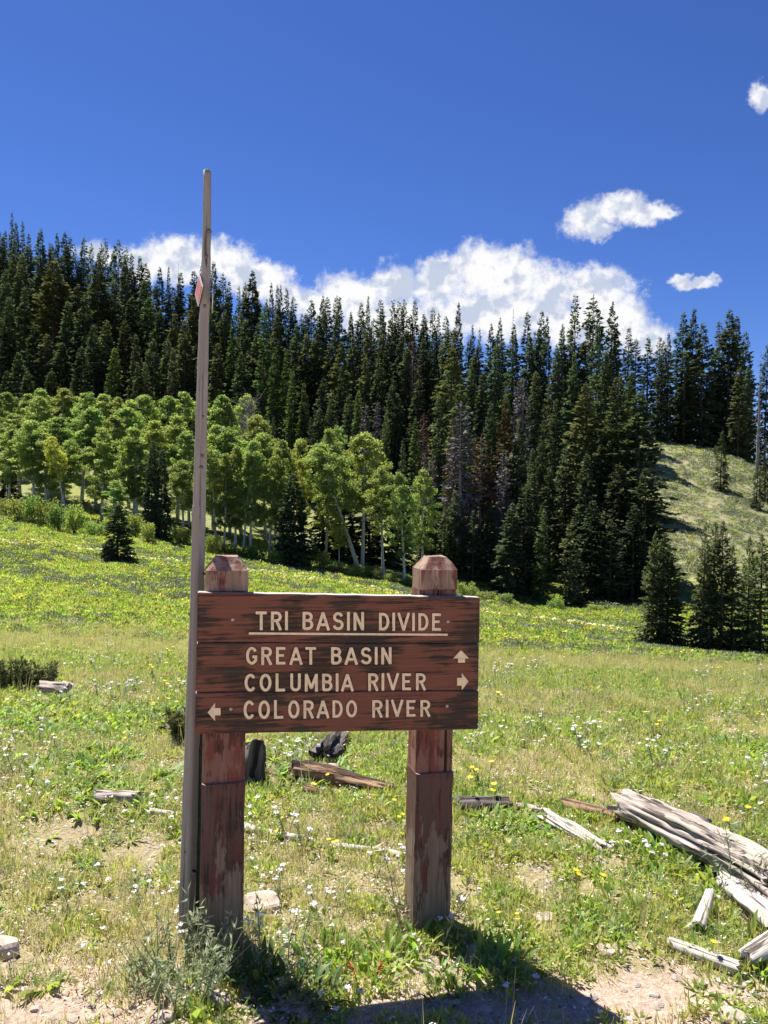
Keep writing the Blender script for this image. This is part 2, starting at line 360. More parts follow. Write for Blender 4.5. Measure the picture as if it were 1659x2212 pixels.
def bm_mesh(name, bm, mats, smooth=False):
    me = bpy.data.meshes.new(name); bmesh.ops.recalc_face_normals(bm, faces=bm.faces[:])
    bm.to_mesh(me); bm.free()
    for m in mats: me.materials.append(MATS[m])
    if smooth:
        for p in me.polygons: p.use_smooth = True
    return me
class Geo:
    """collects vertices and faces"""
    def __init__(s): s.v = []; s.q = []; s.t = []; s.n = 0; s.mq = []; s.mt = []
    def tube(s, pts, rad, sides=8, mat=0, cap=True):
        pts = np.asarray(pts, float); n = len(pts)
        tan = np.gradient(pts, axis=0); tan /= np.linalg.norm(tan, axis=1)[:, None] + 1e-9
        up = np.array([0, 0, 1.0]) if abs(tan[0, 2]) < .9 else np.array([1.0, 0, 0])
        a = np.cross(tan, up); a /= np.linalg.norm(a, axis=1)[:, None] + 1e-9
        b = np.cross(tan, a)
        th = np.arange(sides) * 2 * PI / sides
        ring = pts[:, None, :] + np.asarray(rad)[:, None, None] * (np.cos(th)[None, :, None] * a[:, None, :] + np.sin(th)[None, :, None] * b[:, None, :])
        s.v.append(ring.reshape(-1, 3))
        i = np.arange(n - 1)[:, None] * sides; j = np.arange(sides)[None, :]; j2 = (j + 1) % sides
        q = np.stack([i + j, i + j2, i + sides + j2, i + sides + j], -1).reshape(-1, 4) + s.n
        s.q.append(q); s.mq.append(np.full(len(q), mat))
        if cap:
            k = np.arange(1, sides - 1)
            for off, fl in ((0, 1), ((n - 1) * sides, 0)):
                tt = np.stack([np.zeros_like(k), k, k + 1], -1) + off + s.n
                s.t.append(tt[:, ::-1] if fl else tt); s.mt.append(np.full(len(tt), mat))
        s.n += n * sides
    def diamonds(s, p, d, side, mat=0):
        """leaf cards: p base, d along, side half width vector"""
        k = len(p)
        v = np.stack([p, p + d * .45 + side, p + d, p + d * .45 - side], 1).reshape(-1, 3)
        s.v.append(v); q = np.arange(k * 4).reshape(-1, 4) + s.n
        s.q.append(q); s.mq.append(np.broadcast_to(np.asarray(mat), (k,)).copy()); s.n += k * 4
    def mesh(s, name, mats, smooth=False):
        fs, mi = [], []
        if s.q: fs.append(np.concatenate(s.q)); mi.append(np.concatenate(s.mq))
        if s.t: fs.append(np.concatenate(s.t)); mi.append(np.concatenate(s.mt))
        return mesh_np(name, np.concatenate(s.v), fs, mats, np.concatenate(mi), smooth)
def vnoise(x, y, seed=0):
    """value noise, 0..1"""
    x = np.asarray(x, float); y = np.asarray(y, float)
    tab = np.random.default_rng(1000 + seed).random((64, 64))
    xi = np.floor(x).astype(int); yi = np.floor(y).astype(int); fx = x - xi; fy = y - yi
    fx = fx * fx * (3 - 2 * fx); fy = fy * fy * (3 - 2 * fy)
    g = lambda a, b: tab[a % 64, b % 64]
    return (g(xi, yi) * (1 - fx) + g(xi + 1, yi) * fx) * (1 - fy) + (g(xi, yi + 1) * (1 - fx) + g(xi + 1, yi + 1) * fx) * fy
def fbm(x, y, seed=0, o=4):
    s = 0; a = .5; t = 0
    for k in range(o):
        s = s + a * vnoise(x * 2 ** k, y * 2 ** k, seed + k); t += a; a *= .5
    return s / t
def unit(v): return v / (np.linalg.norm(v, axis=-1, keepdims=True) + 1e-9)

# ------------------------------------------------------------------ terrain
_t = ['first','second','third','fourth','fifth','sixth','seventh','eighth','ninth']
ORD = _t + ['tenth','eleventh','twelfth','thirteenth','fourteenth','fifteenth','sixteenth','seventeenth','eighteenth','nineteenth']
for _a, _b in (('twenty','twentieth'),('thirty','thirtieth'),('forty','fortieth'),('fifty','fiftieth'),('sixty','sixtieth')): ORD += [_b] + [_a + '-' + q for q in _t]
TP = [-500, 0, 250, 500, 700, 880, 1050, 1250, 1440, 1560, 1659, 2100]
TROWS = {   # distance: image height of the ground in each column
    12: [1395,1400,1410,1425,1430,1435,1440,1445,1452,1455,1458,1470],
    18: [1330,1340,1352,1370,1385,1392,1402,1415,1428,1435,1440,1455],
    25: [1278,1290,1308,1330,1345,1358,1375,1392,1412,1420,1428,1445],
    33: [1222,1235,1265,1290,1310,1330,1352,1375,1398,1407,1416,1435],
    45: [1150,1165,1200,1235,1265,1292,1325,1345,1362,1370,1376,1390],
    57: [1095,1110,1148,1188,1225,1255,1295,1315,1322,1318,1318,1330],
    75: [995,1010,1045,1090,1120,1150,1190,1215,1195,1190,1200,1215],
    95: [890,905,930,965,1000,1020,1040,1060,1065,1072,1100,1140],
    115:[780,800,830,865,900,930,945,950,968,974,1028,1080],
    140:[700,720,750,800,840,870,890,905,960,970,1026,1075],
    180:[630,650,690,760,800,830,850,880,975,985,1035,1080]}
UG = np.linspace(-1.2, 1.2, 97)
DG = [0.5, 2.4, 4.0, 6.0, 8.0]; ZR = [np.zeros(97), np.zeros(97), np.zeros(97), np.full(97, -.10), np.full(97, -.30)]
for d_, ys in TROWS.items():
    P = [at(px, py, d_) for px, py in zip(TP, ys)]
    DG.append(d_); ZR.append(np.interp(UG, [p.x / d_ for p in P], [p.z for p in P]))
for d_, k in ((260, .8), (500, .5), (1200, .2), (6000, 0.0)):
    DG.append(d_); ZR.append(ZR[15] * k)
ZR = np.array(ZR); DG = np.array(DG, float)
ker = np.exp(-np.linspace(-2, 2, 9) ** 2); ker /= ker.sum()
ZR = np.stack([np.convolve(np.pad(r, 4, 'edge'), ker, 'valid') for r in ZR])
LDG = np.log(DG)
def pchip_slopes(x, y):
    h = np.diff(x); dl = np.diff(y, axis=0) / h[:, None]
    m = np.zeros_like(y)
    w1 = (2 * h[1:] + h[:-1])[:, None]; w2 = (h[1:] + 2 * h[:-1])[:, None]
    a, b = dl[:-1], dl[1:]
    with np.errstate(divide='ignore', invalid='ignore'):
        hm = (w1 + w2) / (w1 / a + w2 / b)
    m[1:-1] = np.where(a * b > 0, hm, 0); m[0] = dl[0]; m[-1] = dl[-1]
    return m
SL = pchip_slopes(LDG, ZR)
def gz(x, y):
    """ground height"""
    x = np.asarray(x, float); y = np.asarray(y, float)
    d = np.clip(y, 0.6, 5900); u = np.clip(x / np.maximum(d, 3.0), -1.19, 1.19)
    ld = np.log(d); i = np.clip(np.searchsorted(LDG, ld) - 1, 0, len(DG) - 2)
    h = LDG[i + 1] - LDG[i]; t = (ld - LDG[i]) / h
    fu = (u + 1.2) / 2.4 * 96; j = np.clip(fu.astype(int), 0, 95); g = fu - j
    def L(A, ii): return A[ii, j] * (1 - g) + A[ii, j + 1] * g
    t2 = t * t; t3 = t2 * t
    z = (2*t3-3*t2+1) * L(ZR, i) + (t3-2*t2+t) * h * L(SL, i) + (-2*t3+3*t2) * L(ZR, i+1) + (t3-t2) * h * L(SL, i+1)
    far = np.clip((d - 10) / 40, 0, 1)
    z = z + (fbm(x * .9, y * .9, 3) - .5) * .07 * np.clip((d - 1.5), 0, 1) + far * (fbm(x * .11 + 9, y * .11, 7) - .5) * 1.1
    return z
def gz1(x, y): return float(gz(np.array([x]), np.array([y]))[0])
def ground_hit(px, py):
    r = ray(px, py); lo = 1.2
    ds = np.concatenate([np.arange(1.2, 20, .02), np.arange(20, 250, .2)])
    P = np.array(CAM)[None] + np.array(r)[None] * (ds / r.y)[:, None]
    below = P[:, 2] < gz(P[:, 0], P[:, 1])
    k = int(np.argmax(below)) if below.any() else len(ds) - 1
    return Vector((P[k, 0], P[k, 1], gz1(P[k, 0], P[k, 1])))
ys = np.concatenate([-np.geomspace(3000, 4, 30), np.arange(-3, 1.2, .6), np.arange(1.2, 10, .07), np.arange(10, 60, .45), np.arange(60, 200, 1.6), np.geomspace(200, 5500, 34)])
ts = np.linspace(-1, 1, 221); ts = np.sign(ts) * np.abs(ts) ** 1.15
Wd = np.maximum(9.0, 1.35 * np.abs(ys) + 2)
XX = ts[None] * Wd[:, None]; YY = np.repeat(ys[:, None], len(ts), 1)
ZZ = gz(XX, YY)
nr, nc = XX.shape
i = np.arange(nr - 1)[:, None] * nc; j = np.arange(nc - 1)[None]
Q = np.stack([i + j, i + j + 1, i + nc + j + 1, i + nc + j], -1).reshape(-1, 4)
g_o = obj('ground', mesh_np('ground', np.stack([XX, YY, ZZ], -1).reshape(-1, 3), [Q], ['meadow_soil'], None, True))
g_o['kind'] = 'structure'

# ------------------------------------------------------------------ trail sign
EV = Vector((0.741, 0.178, 0)).normalized()            # along the board, to the right
NV = Vector((EV.y, -EV.x, 0))                         # board front, towards the road
UPV = (Vector((0, 0, 1)) + EV * 0.000).normalized()
PL = at(477, 2078, 2.635); PR = at(933, 2020, 2.812); PL.z = PR.z = 0.0   # post front faces at the ground
SR = EV.to_track_quat('X', 'Z').to_euler()
sgn = thing('trail_sign', 'brown wooden sign on two square posts with cream routed words and arrows', 'sign', (PL + PR) / 2)
SM = Matrix(((EV.x, -NV.x, 0, 0), (EV.y, -NV.y, 0, 0), (0, 0, 1, 0), (0, 0, 0, 1)))
sgn.matrix_world = Matrix.Translation((PL + PR) / 2) @ SM
SINV = sgn.matrix_world.inverted()
FRONT = -0.026                                        # local y of the board's front
def on_board(px, py, y=FRONT):
    """the point of the board's front plane seen at (px, py), in the sign's own axes"""
    o = SINV @ CAM; r = SINV.to_3x3() @ ray(px, py)
    k = (y - o.y) / r.y
    return o + r * k
tl, tr_, br, bl_ = on_board(427.5, 1280), on_board(1037, 1290.5), on_board(1032.5, 1575), on_board(421, 1586)
def quad_slab(c, thick, seg=24, rough=0.0015, seed=0):
    """a plank between four front corners (local), with slightly uneven edges"""
    bm = bmesh.new(); r = random.Random(seed)
    a, b, c2, d = c
    fr, bk = [], []
    for row, (s, e) in enumerate(((a, b), (d, c2))):
        f, k = [], []
        for i in range(seg + 1):
            p = s.lerp(e, i / seg); w = r.uniform(-rough, rough)
            f.append(bm.verts.new((p.x, p.y + r.uniform(-rough, rough) * .4, p.z + w))); k.append(bm.verts.new((p.x, p.y + thick, p.z + w)))
        fr.append(f); bk.append(k)
    for i in range(seg):
        bm.faces.new((fr[0][i], fr[0][i+1], fr[1][i+1], fr[1][i])); bm.faces.new((bk[0][i+1], bk[0][i], bk[1][i], bk[1][i+1]))
        bm.faces.new((bk[0][i], bk[0][i+1], fr[0][i+1], fr[0][i])); bm.faces.new((fr[1][i], fr[1][i+1], bk[1][i+1], bk[1][i]))
    bm.faces.new((fr[0][0], fr[1][0], bk[1][0], bk[0][0])); bm.faces.new((fr[0][-1], bk[0][-1], bk[1][-1], fr[1][-1]))
    bmesh.ops.recalc_face_normals(bm, faces=bm.faces[:])
    return bm
planks = []
cuts = [0.0, 0.352, 0.706, 1.0]
for k in range(3):
    a, b = cuts[k] + (0.004 if k else 0), cuts[k + 1] - (0.004 if k < 2 else 0)
    c = [tl.lerp(bl_, a), tr_.lerp(br, a), tr_.lerp(br, b), tl.lerp(bl_, b)]
    off = (0.0, 0.0015, -0.001)[k]
    c = [p + Vector(((0, .0008, .0002)[k] * (1 if q in (0, 3) else -.5), off, 0)) for q, p in enumerate(c)]
    bm = quad_slab(c, 0.042, 26, 0.0012, k)
    eds = [e for e in bm.edges if e.is_manifold and e.calc_face_angle(0) > 1.2]
    bmesh.ops.bevel(bm, geom=eds, offset=0.0022, segments=2, affect='EDGES', clamp_overlap=True)
    planks.append(obj('plank', bm_mesh('plank', bm, ['plank_paint']), sgn))
# posts: square timber, front housed back where the board sits, four-sided chamfered head
def post(base_px, top_px, w, seed, x0, ztop, zn):
    """lofted post; x0 local x at the ground, leans by dx at the top; zn = lower lip of the housing"""
    bm = bmesh.new(); r = random.Random(seed)
    hw = w / 2
    dx = top_px
    def ring(z, h, yf, yb, jig=0.0):
        cx = x0 + dx * z / ztop
        pts = [(-h + .012, yf), (h - .012, yf), (h, yf + .012), (h, yb - .012), (h - .012, yb), (-h + .012, yb), (-h, yb - .012), (-h, yf + .012)]
        return [bm.verts.new((cx + x + r.uniform(-jig, jig), y + r.uniform(-jig, jig), z)) for x, y in pts]
    zc = ztop - 0.046
    rs = []
    zs = [-0.25, 0.0, .1, .2, .3, .4, .5, zn - .012]
    for z in zs: rs.append((ring(z, hw * (1 + .02 * (0.6 - z)), 0, w, .0016), 0))
    rs.append((ring(zn, hw, 0.001, w), 0)); rs.append((ring(zn + .001, hw - .0005, 0.013, w), 1))
    rs.append((ring(zn + .10, hw - .001, 0.013, w, .0012), 2))
    zb = 1.268
    rs.append((ring(zb, hw * .985, 0.013, w), 2)); rs.append((ring(zb + .004, hw * .985, 0.0, w * .99), 1))
    rs.append((ring(zc, hw * .97, 0.002, w * .98, .0015), 1))
    for k in range(len(rs) - 1):
        A, B = rs[k][0], rs[k + 1][0]
        for q in range(8):
            f = bm.faces.new((A[q], A[(q + 1) % 8], B[(q + 1) % 8], B[q])); f.material_index = rs[k + 1][1]
    bm.faces.new(rs[0][0][::-1])
    T = rs[-1][0]; cx = x0 + dx
    tops = [(-hw*.46, w*.26), (hw*.46, w*.26), (hw*.52, w*.30), (hw*.52, w*.68), (hw*.46, w*.73), (-hw*.46, w*.73), (-hw*.52, w*.68), (-hw*.52, w*.30)]
    top = [bm.verts.new((cx + x + r.uniform(-.002, .002), y, ztop + r.uniform(-.002, .002))) for x, y in tops]
    mids = []
    for q in range(8):
        p = T[q].co.lerp(top[q].co, .5)
        mids.append(bm.verts.new(p + Vector((r.uniform(-.003, .003), r.uniform(-.003, .003), r.uniform(-.002, .003)))))
    for A, B in ((T, mids), (mids, top)):
        for q in range(8):
            f = bm.faces.new((A[q], A[(q + 1) % 8], B[(q + 1) % 8], B[q])); f.material_index = 1
    f = bm.faces.new(top); f.material_index = 1
    return bm_mesh('post', bm, ['post_paint', 'post_cap_paint', 'post_housing_paint'])
half = (PR - PL).length / 2
for (x0, w, seed, ppx, pyn, base, lean) in ((-half, 0.147, 1, (491, 1203), 1694, PL, -0.004), (half, 0.143, 2, (951.5, 1203), 1671, PR, 0.002)):
    ztop = on_board(ppx[0], ppx[1], 0.03).z
    zn = on_board(ppx[0], pyn, 0.0).z
    obj('post', post(None, on_board(ppx[0], ppx[1] + 40, 0.0).x - x0, w, seed, x0, ztop, zn), sgn)
# routed lettering
def arc(cx, cy, rx, ry, a0, a1, n=10):
    return [(cx + rx * math.cos(math.radians(a0 + (a1 - a0) * k / n)), cy + ry * math.sin(math.radians(a0 + (a1 - a0) * k / n))) for k in range(n + 1)]
Wl = 0.56; e = 0.08
GLY = {
 'T': [[(0, .92), (Wl, .92)], [(Wl/2, .92), (Wl/2, 0)]],
 'I': [[(.04, 1), (.04, 0)]],
 'R': [[(e, 0), (e, .92), (.30, .92)] + arc(.30, .71, .20, .21, 90, -90, 10) + [(e, .50)], [(.30, .50), (.52, 0)]],
 'B': [[(e, .08), (e, .92), (.28, .92)] + arc(.28, .725, .19, .195, 90, -90, 10) + [(e, .53)], [(.28, .53)] + arc(.28, .305, .22, .225, 90, -90, 10) + [(e, .08)]],
 'A': [[(.0, 0), (.30, .96)], [(.30, .96), (.60, 0)], [(.12, .30), (.48, .30)]],
 'S': [arc(.28, .71, .20, .21, 20, 200, 12) + arc(.28, .71, .20, .20, 205, 270, 5) + arc(.28, .295, .22, .215, 90, -20, 8) + arc(.28, .295, .22, .215, -25, -165, 10)],
 'N': [[(e, 0), (e, .98)], [(e, .96), (.5, .04)], [(.5, .02), (.5, 1)]],
 'D': [[(e, .08), (e, .92), (.24, .92)] + arc(.24, .5, .27, .42, 90, -90, 16) + [(e, .08)]],
 'V': [[(.0, 1), (.29, .03)], [(.29, .03), (.58, 1)]],
 'E': [[(.5, .92), (e, .92), (e, .08), (.5, .08)], [(e, .52), (.42, .52)]],
 'G': [arc(.29, .5, .235, .42, 38, 322, 20)[:-1] + [(.50, .24), (.50, .44), (.34, .44)]],
 'C': [arc(.29, .5, .235, .42, 40, 320, 20)],
 'O': [arc(.30, .5, .24, .42, 90, 450, 26)],
 'L': [[(e, 1), (e, .08), (.5, .08)]],
 'U': [[(e, 1), (e, .32)] + arc(.29, .30, .21, .22, 180, 360, 12) + [(.50, 1)]],
 'M': [[(e, 0), (e, .98)], [(e, .96), (.36, .18)], [(.36, .18), (.64, .96)], [(.64, .98), (.64, 0)]]}
ADV = {'I': .08, 'M': .72, 'A': .60, 'T': .56, 'V': .58, 'O': .60}
def stroke_faces(bm, pts, hwid, place, lift, mi=0):
    """a constant-width rounded strip along a polyline"""
    P = [Vector(p) for p in pts]
    closed = (P[0] - P[-1]).length < 1e-4
    n = len(P); L_, R_ = [], []
    for k in range(n):
        if closed: a, b = P[(k - 1) % (n - 1)] if k else P[n - 2], P[(k + 1) % (n - 1)] if k < n - 1 else P[1]
        else: a, b = P[max(k - 1, 0)], P[min(k + 1, n - 1)]
        d1 = (P[k] - a).normalized() if (P[k] - a).length > 1e-6 else (b - P[k]).normalized()
        d2 = (b - P[k]).normalized() if (b - P[k]).length > 1e-6 else d1
        t = (d1 + d2).normalized() if (d1 + d2).length > 1e-4 else d1
        nrm = Vector((-t.y, t.x)); s = hwid / max(0.55, nrm.dot(Vector((-d1.y, d1.x))))
        L_.append(P[k] + nrm * s); R_.append(P[k] - nrm * s)
    if not closed:
        d0 = (P[0] - P[1]).normalized() * hwid * .25; d1 = (P[-1] - P[-2]).normalized() * hwid * .25
        L_ = [L_[0] * .75 + R_[0] * .25 + d0] + L_ + [L_[-1] * .75 + R_[-1] * .25 + d1]
        R_ = [R_[0] * .75 + (L_[1]) * .25 + d0] + R_ + [R_[-1] * .75 + L_[-2] * .25 + d1]
    va = [bm.verts.new(place(p, lift)) for p in L_]; vb = [bm.verts.new(place(p, lift)) for p in R_]
    for k in range(len(va) - 1): bm.faces.new((va[k], vb[k], vb[k + 1], va[k + 1])).material_index = mi
def word(text, x0, x1, yb0, yt0, yb1, yt1, plank):
    """letters of one word between four image corners of its box, laid on the board"""
    bl, tl_, br_, tr2 = on_board(x0, yb0), on_board(x0, yt0), on_board(x1, yb1), on_board(x1, yt1)
    gap = 0.24
    adv = [ADV.get(c, .56) for c in text]; tot = sum(adv) + gap * (len(text) - 1)
    bm = bmesh.new(); x = 0; lift = 0.0032
    def place(p, lf):
        u = (p.x + x) / tot; v = p.y
        q = bl.lerp(br_, u).lerp(tl_.lerp(tr2, u), v)
        return (q.x, q.y - lf, q.z)
    for c, a in zip(text, adv):
        for k, st in enumerate(GLY[c]):
            stroke_faces(bm, st, 0.079, place, lift + 0.0003 * k)
            stroke_faces(bm, st, 0.108, place, lift - 0.0016 + 0.0003 * k, 1)  # wider dark stroke underneath: painted shadow outline suggesting carved depth
        x += a + gap
    obj('lettering', bm_mesh('lettering', bm, ['cream_paint', 'groove_shade']), planks[plank])
def zx(v): return 371.6 + .44 * v
def zy(v): return 1168 + .44 * v
for (tx, a, b, y0, y1, y2, y3, p) in (('TRI', 412, 565, 437, 346, 437, 347, 0), ('BASIN', 640, 940, 438, 348, 439, 351, 0), ('DIVIDE', 1015, 1322, 440, 353, 441, 356, 0),
        ('GREAT', 365, 705, 608, 520, 606, 521, 1), ('BASIN', 780, 1075, 607, 521, 605, 523, 1),
        ('COLUMBIA', 358, 886, 740, 652, 737, 652, 1), ('RIVER', 962, 1243, 735, 650, 732, 650, 1),
        ('COLORADO', 353, 906, 876, 783, 866, 782, 2), ('RIVER', 982, 1265, 866, 781, 861, 781, 2)):
    word(tx, zx(a), zx(b), zy(y0), zy(y1), zy(y2), zy(y3), p)
def poly_on_board(polys, plank, name, lift=0.0032):
    bm = bmesh.new()
    for k, pts in enumerate(polys):
        vs = []
        for a, b in pts:
            q = on_board(zx(a), zy(b)); vs.append(bm.verts.new((q.x, q.y - lift - .0002 * k, q.z)))
        bm.faces.new(vs)
    obj(name, bm_mesh(name, bm, ['cream_paint']), planks[plank])
poly_on_board([[(377, 449), (1352, 456), (1352, 466), (377, 460)]], 0, 'underline')
poly_on_board([[(1417, 536), (1457, 577), (1379, 577)], [(1403, 575), (1437, 575), (1437, 598), (1403, 598)]], 1, 'arrow')
poly_on_board([[(1454, 690), (1421, 734), (1421, 648)], [(1398, 672), (1423, 672), (1423, 710), (1398, 710)]], 1, 'arrow')
poly_on_board([[(175, 842), (211, 795), (211, 884)], [(209, 820), (238, 820), (238, 856), (209, 856)]], 2, 'arrow')
bm = bmesh.new(); bmesh.ops.create_uvsphere(bm, u_segments=14, v_segments=8, radius=0.0062)
bmesh.ops.scale(bm, vec=(1, .55, 1), verts=bm.verts[:])
bolt_me = bm_mesh('bolt', bm, ['bolt_steel'], True)
for a, b, p in ((298, 387, 0), (1355, 397, 0), (289, 826, 2), (1350, 812, 2)):
    obj('bolt', bolt_me, planks[p], on_board(zx(a), zy(b)))

# ------------------------------------------------------------------ tall pole with trail markers
PP = [(447.5,368,16.5,2.80),(447.5,420,17.5,2.80),(447,490,18,2.80),(445.5,560,19.5,2.795),(444.5,600,22,2.79),(443,640,21.5,2.79),(441,700,22.5,2.785),(439,780,24,2.785),
      (437,850,25,2.78),(435,930,26,2.78),(433,1000,27,2.78),(431,1090,27.5,2.775),(430,1106,30,2.775),(429,1125,29.5,2.775),(428,1200,30,2.77),(426,1290,30,2.77),(422,1400,30.5,2.765),
      (418,1500,31,2.765),(415,1600,32,2.76),(411,1720,33,2.76),(408,1830,35,2.755),(404,1950,36,2.75),(402,2050,37,2.75),(400.5,2110,38,2.75)]
PP = PP[::-1]
pole = thing('marker_pole', 'tall thin weathered grey pole standing behind the left end of the sign', 'pole', at(402, 2050, 2.75))
pb = pole.location
cen = []; rad = []
pr = random.Random(3)
for k in range(len(PP) - 1):
    for s in np.linspace(0, 1, 5)[:-1]:
        a, b = PP[k], PP[k + 1]
        q = [a[n] + (b[n] - a[n]) * s for n in range(4)]
        cen.append(at(q[0] + pr.uniform(-.4, .4), q[1], q[3]) - pb); rad.append(q[2] / 2 / F * q[3] * pr.uniform(.975, 1.025))
q = PP[-1]; cen.append(at(q[0], q[1], q[3]) - pb); rad.append(q[2] / 2 / F * q[3])
G = Geo(); G.tube([tuple(c) for c in cen], rad, 20)
V = G.v[0]; th = np.arange(20) * 2 * PI / 20
for r_ in range(len(cen)):                             # shallow drying cracks run up the pole
    c = np.array(cen[r_]); ringv = V[r_*20:(r_+1)*20]
    k = 1 - 0.05 * np.abs(np.sin(th * 2.5 + r_ * .02 + .6)) ** 8 * 3 + .012 * np.sin(th * 5 + r_ * .21)
    V[r_*20:(r_+1)*20] = c + (ringv - c) * k[:, None]
obj('shaft', G.mesh('shaft', ['pole_wood'], True), pole)
def knot(px, py, d, r, name='knot', mat='dark_wood', out=0.0):
    bm = bmesh.new(); bmesh.ops.create_uvsphere(bm, u_segments=10, v_segments=6, radius=r)
    for v in bm.verts: v.co += Vector((pr.uniform(-1, 1), pr.uniform(-1, 1), pr.uniform(-1, 1))) * r * .18
    obj(name, bm_mesh(name, bm, [mat], True), pole, at(px, py, d) - pb)
for px, py, d, r in ((445, 555, 2.785, .009), (442, 662, 2.775, .008), (452, 500, 2.785, .008), (434, 1010, 2.76, .007), (437, 985, 2.76, .006), (421, 1110, 2.775, .014), (440, 1240, 2.755, .006),
                     (413, 1325, 2.765, .011), (398, 1782, 2.755, .013), (402, 1840, 2.735, .007), (417, 1885, 2.74, .012), (454, 610, 2.79, .008), (424, 1247, 2.755, .006), (438, 900, 2.765, .006)):
    knot(px, py, d, r)
def marker(axis_px, yt, yb, d, n2, rr, mats, half, label, inner):
    """a thin diamond plate nailed to the flank of the pole, seen nearly edge on"""
    nrm = Vector((n2[0], n2[1], 0)).normalized(); w = Vector((0.02, 0, 1)).normalized(); u = Vector((-nrm.y, nrm.x, 0))
    t0, b0 = at(axis_px, yt, d) - pb, at(axis_px, yb, d) - pb
    H = (t0 - b0).length; c = (t0 + b0) / 2 + nrm * (rr + .004)
    bm = bmesh.new()
    def plate(s, off, mi, th=.002, sh=0.0):
        pts = [c + w * H / 2 * s, c + u * (half * s), c - w * H / 2 * s, c - u * (half * s)]
        pts = [p + u * sh for p in pts]
        A = [bm.verts.new(p + nrm * (off + th)) for p in pts]; B = [bm.verts.new(p + nrm * off) for p in pts]
        fs = [bm.faces.new(A), bm.faces.new(B[::-1])] + [bm.faces.new((A[k], B[k], B[(k+1) % 4], A[(k+1) % 4])) for k in range(4)]
        for f in fs: f.material_index = mi
    plate(1.0, 0, 0); plate(inner, 0.0025, 1, .0012, half * (1 - inner) * .45)
    obj('trail_marker', bm_mesh('trail_marker', bm, mats), pole, None, label)
marker(443, 594, 664, 2.79, (-.90, -.44), .0175, ['pale_plate', 'orange_plate'], .062, 'orange diamond plate with pale edge on the left side of the pole', .80)
marker(447, 607, 676, 2.79, (.97, .24), .0155, ['pale_plate', 'nail_iron'], .055, 'pale diamond plate seen edge on, right side of the pole', .7)
stake = thing('steel_stake', 'thin green steel stake wedged between the grey pole and left post', 'stake', at(424, 2060, 2.775))
sb = stake.location
bm = bmesh.new()
def bar(bm, a, b, w, d):
    a, b = Vector(a), Vector(b); ax = Vector((1, 0, 0)); ay = Vector((0, 1, 0))
    A = [bm.verts.new(a + ax * sx * w + ay * sy * d) for sx, sy in ((-1,-1),(1,-1),(1,1),(-1,1))]
    B = [bm.verts.new(b + ax * sx * w + ay * sy * d) for sx, sy in ((-1,-1),(1,-1),(1,1),(-1,1))]
    for k in range(4): bm.faces.new((A[k], A[(k+1)%4], B[(k+1)%4], B[k]))
    bm.faces.new(A[::-1]); bm.faces.new(B)
bar(bm, at(423.5, 2090, 2.775) - sb, at(433.5, 1560, 2.79) - sb, .009, .003)
bar(bm, at(423.5, 2090, 2.784) - sb, at(433.5, 1560, 2.799) - sb, .003, .0125)
obj('rail', bm_mesh('rail', bm, ['green_steel']), stake)
bm = bmesh.new(); bar(bm, at(430, 1622, 2.768) - sb, at(430, 1613, 2.768) - sb, .008, .008)
obj('clip', bm_mesh('clip', bm, ['nail_iron']), stake)

